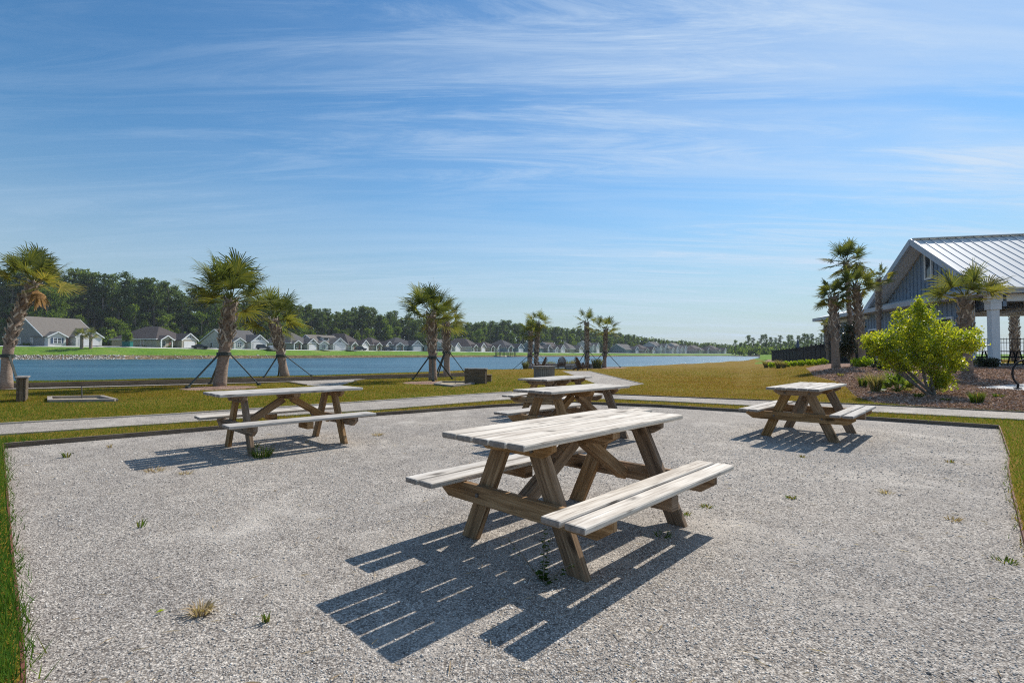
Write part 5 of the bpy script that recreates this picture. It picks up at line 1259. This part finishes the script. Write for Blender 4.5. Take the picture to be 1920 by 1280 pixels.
for i, px in enumerate((153, 170)):
    yy = house_y(px) - 6; lo = at_y(px, yy); make_palm(tuple(lo), (0, 0, zpx(628, yy) - lo.z), .42, 2.3, 14, 90 + i, ('left' if i == 0 else 'right') + ' one of the two small palms in front of the large grey house', 'small palms by the grey house', nseg=12, low=-.4, boots=False)
dk = at_y(948, shore_far(948) - 3); root = empty('fishing_dock', (dk.x, dk.y, ZW), R(8), 'dark wooden fishing dock with railings on the far shore', 'dock')
m = MB(); m.box((0, 0, 1.3), (10, 5, .3)); m.box((3.5, 5, 1.3), (2.2, 6, .25)); m.build('deck', 'dark_plank_wood', root)
for i in range(6):
    for y in (-2.4, 2.4): m = MB(); m.box((-4.9 + i * 1.96, y, .85), (.25, .25, 3.2)); m.build('post', 'dark_plank_wood', root)
m = MB()
for y in (-2.4,):
    for z in (1.75, 2.05, 2.4): m.box((0, y, z), (9.6, .10, .10))
m.build('railing', 'dark_plank_wood', root)

# ---------------------------------------------------------------- trees beyond the houses
def tree_proto(kind, seed):
    """unit-ish tree 10 m tall at origin"""
    r = np.random.default_rng(seed); rnd = random.Random(seed); root = empty('pine_tree' if kind == 'pine' else 'broadleaf_tree')
    H = 10.0; m = MB(); bl = []
    if kind == 'pine':
        cb = rnd.uniform(.42, .62); lean = rnd.uniform(-.25, .25)
        m.tube([(0, 0, -.3), (lean * .5, 0, H * .5), (lean, 0, H * .92)], [.17, .13, .04], 7)
        nb = rnd.randint(10, 16)
        for i in range(nb):
            q = i / (nb - 1); z = H * (cb + (1 - cb) * q * .97); an = rnd.uniform(0, 6.28); rr = (1.45 * (1 - q * .72)) * rnd.uniform(.35, 1.05)
            c = (lean * z / H + math.cos(an) * rr, math.sin(an) * rr, z - .25); m.tube([(lean * z / H, 0, z - .6), c], [.05, .02], 4)
            bl.append((c, (.95 * rnd.uniform(.6, 1.2), .9, .42), 1))
        V, Fc, t = leaf_cloud(bl, 3400, .125, r, .30, 12, .5)
    else:
        m.tube([(0, 0, -.3), (0, 0, H * .45), (.1, 0, H * .8)], [.17, .11, .04], 7)
        for i in range(14):
            z = rnd.uniform(.16, .9) * H; an = rnd.uniform(0, 6.28); rr = 2.3 * math.sin(min(1, z / H * 1.05) * math.pi) ** .6 * rnd.uniform(.2, .9)
            c = (math.cos(an) * rr, math.sin(an) * rr, z); bl.append((c, (1.0, 1.0, .85), 1))
            if i % 2: m.tube([(0, 0, z * .7), c], [.05, .02], 4)
        V, Fc, t = leaf_cloud(bl, 3600, .16, r, .55, 10, .6)
    m.build('trunk', 'pine_bark', root); np_mesh('crown', V, Fc, 'pine_leaf' if kind == 'pine' else 'broad_leaf', t, root)
    return root
TX = [-120, 0, 130, 200, 265, 300, 335, 400, 470, 560, 600, 660, 720, 760, 810, 870, 905, 950, 1000, 1040, 1100, 1160, 1200, 1250, 1300, 1340, 1370]
TYp = [500, 503, 498, 508, 518, 524, 540, 543, 556, 563, 570, 570, 575, 588, 592, 604, 598, 600, 604, 612, 618, 622, 630, 637, 640, 643, 646]
def far_trees():
    rnd = random.Random(42)
    pines = [tree_proto('pine', 200 + i) for i in range(7)]; broads = [tree_proto('broad', 300 + i) for i in range(4)]
    used = set()
    zones = [(30, 'left of the large grey house'), (185, 'behind the large grey house at far left'), (260, 'between the grey and the tan house'), (340, 'behind the tan hip-roofed house'), (400, 'left of the stout palm'),
             (500, 'between the stout and the short palm'), (580, 'just right of the short palm'), (640, 'behind the white house with the dormer'), (720, 'behind the brown hip-roofed house'), (800, 'behind the long blue-grey house'),
             (870, 'just right of the touching palms'), (930, 'above the cream house left of the dock'), (985, 'behind the fishing dock'), (1050, 'just right of the two close palms'), (1095, 'left of the ragged palm'),
             (1150, 'between the ragged and the end palm'), (1210, 'just right of the end palm'), (1280, 'behind the two-storey white house'), (1380, 'behind the long brown-roofed pair of houses'),
             (1420, 'at the left end of the wood right of the pond'), (1480, 'in the wood above the clipped shrubs'), (2000, 'in the wood behind the black fence')]
    def zone(px): return next(n for e, n in zones if px < e)
    def place(kind, px, y, toppy, wid, label, group, zb=None):
        P = rnd.choice(pines if kind == 'pine' else broads)
        o = P if P.name not in used else copy_tree(P); used.add(P.name)
        b = at_y(px, y); zb = house_z(px) if zb is None else zb
        o.location = (b.x, b.y, zb); h = (zpx(toppy, y) - zb) / 10
        o.scale = (wid * h * rnd.uniform(.9, 1.15), wid * h, h); o.rotation_euler = (0, 0, rnd.uniform(0, 6.28))
        tag(o, label, 'tree', group)
    px = -60
    while px < 1372:                                     # front and second rows of tall pines
        sc_ = np.interp(px, [-60, 600, 1370], [15, 11.5, 8])
        top = np.interp(px, TX, TYp)
        y = house_y(px)
        hue = rnd.random()
        place('pine', px + rnd.uniform(-3, 3), y + rnd.uniform(34, 46), top + (abs(rnd.gauss(0, 11)) - 3) * (664 - top) / 120, rnd.uniform(.85, 1.25), 'tall dark pine ' + zone(px), 'tall pines behind the houses')
        if rnd.random() < .62:
            place('broad', px + rnd.uniform(-5, 5), y + rnd.uniform(26, 34), top + (655 - top) * rnd.uniform(.22, .62), rnd.uniform(.9, 1.3), 'lighter green rounded tree ' + zone(px), 'broadleaf trees behind the houses')
        px += sc_ * rnd.uniform(.75, 1.15)
    px = 1372
    while px < 1700:                                     # group right of the pond
        y = 300 + rnd.uniform(0, 60); top = np.interp(px, [1365, 1380, 1400, 1450, 1530, 1700], [640, 627, 627, 623, 623, 624]) + abs(rnd.gauss(0, 4))
        k = 'pine' if rnd.random() < .75 else 'broad'
        place(k, px, y, top if k == 'pine' else top + 14, 1.05, ('distant pine ' if k == 'pine' else 'distant brighter rounded tree ') + zone(px), 'trees beyond the right end of the pond', zpx(664.5, y))
        px += 8.5 * rnd.uniform(.7, 1.2)
    # the dense wood behind reads as one mass
    r = np.random.default_rng(5); bl = []
    for px in np.arange(-150, 1400, 5.0):
        y = house_y(px) + 52 + rnd.uniform(-4, 12); top = np.interp(px, TX, TYp); hh = zpx(top + (664 - top) * (rnd.uniform(.08, .36) if px < 850 else rnd.uniform(.02, .18)), y) - house_z(px)
        for k in range(4):
            zc = house_z(px) + hh * (k + .4) / 4; b = at_y(px + rnd.uniform(-4, 4), y); bl.append(((b.x, b.y, zc), (y * .013 + 1, 4, hh / 7), hh * y / 200))
    V, Fc, t = leaf_cloud(bl, 130000, .75, r, 2.2, 12, .6)
    tag(np_mesh('distant_wood', V, Fc, 'pine_leaf', t), 'dense dark wood filling in behind the far pines', 'wood', None, 'stuff')
    bl = []
    for px in np.arange(-150, 1395, 4.0):
        y = house_y(px) + 27 + rnd.uniform(-4, 6); b = at_y(px, y); hh = rnd.uniform(2.5, 6); bl.append(((b.x, b.y, house_z(px) + hh * .45), (y * .010 + .6, 2.5, hh * .5), 1))
    for px in np.arange(1380, 1720, 5.0):
        y = 300 + rnd.uniform(0, 20); b = at_y(px, y); hh = rnd.uniform(3, 6); bl.append(((b.x, b.y, zpx(664.5, y) + hh * .4), (3, 3, hh * .5), 1))
        if px < 1600: hh = zpx(641 + rnd.uniform(-6, 8), y + 70) - zpx(664.5, y); b = at_y(px, y + 70); bl.append(((b.x, b.y, zpx(664.5, y) + hh * .5), (4.5, 3, hh * .5), 2.5))
    V, Fc, t = leaf_cloud(bl, 62000, .55, r, 1.2, 12, .7)
    tag(np_mesh('undergrowth', V, Fc, 'broad_leaf', t), 'green undergrowth along the foot of the far wood', 'undergrowth', None, 'stuff')
far_trees()

# ---------------------------------------------------------------- the air
hm_ = bpy.data.materials.new('haze_air'); hm_.use_nodes = True; t = hm_.node_tree; t.nodes.clear()
pv = N(t, 'ShaderNodeVolumePrincipled'); pv.inputs['Color'].default_value = (.80, .88, 1, 1); pv.inputs['Density'].default_value = 0.0002; pv.inputs['Anisotropy'].default_value = 0.0
t.links.new(pv.outputs[0], N(t, 'ShaderNodeOutputMaterial').inputs['Volume'])
m = MB(); m.box((0, 720, 18.5), (4440, 1620, 45)); o = m.build('haze', hm_); tag(o, kind='stuff')
tag(o, 'thin pale air between the camera and the far shore', 'haze')
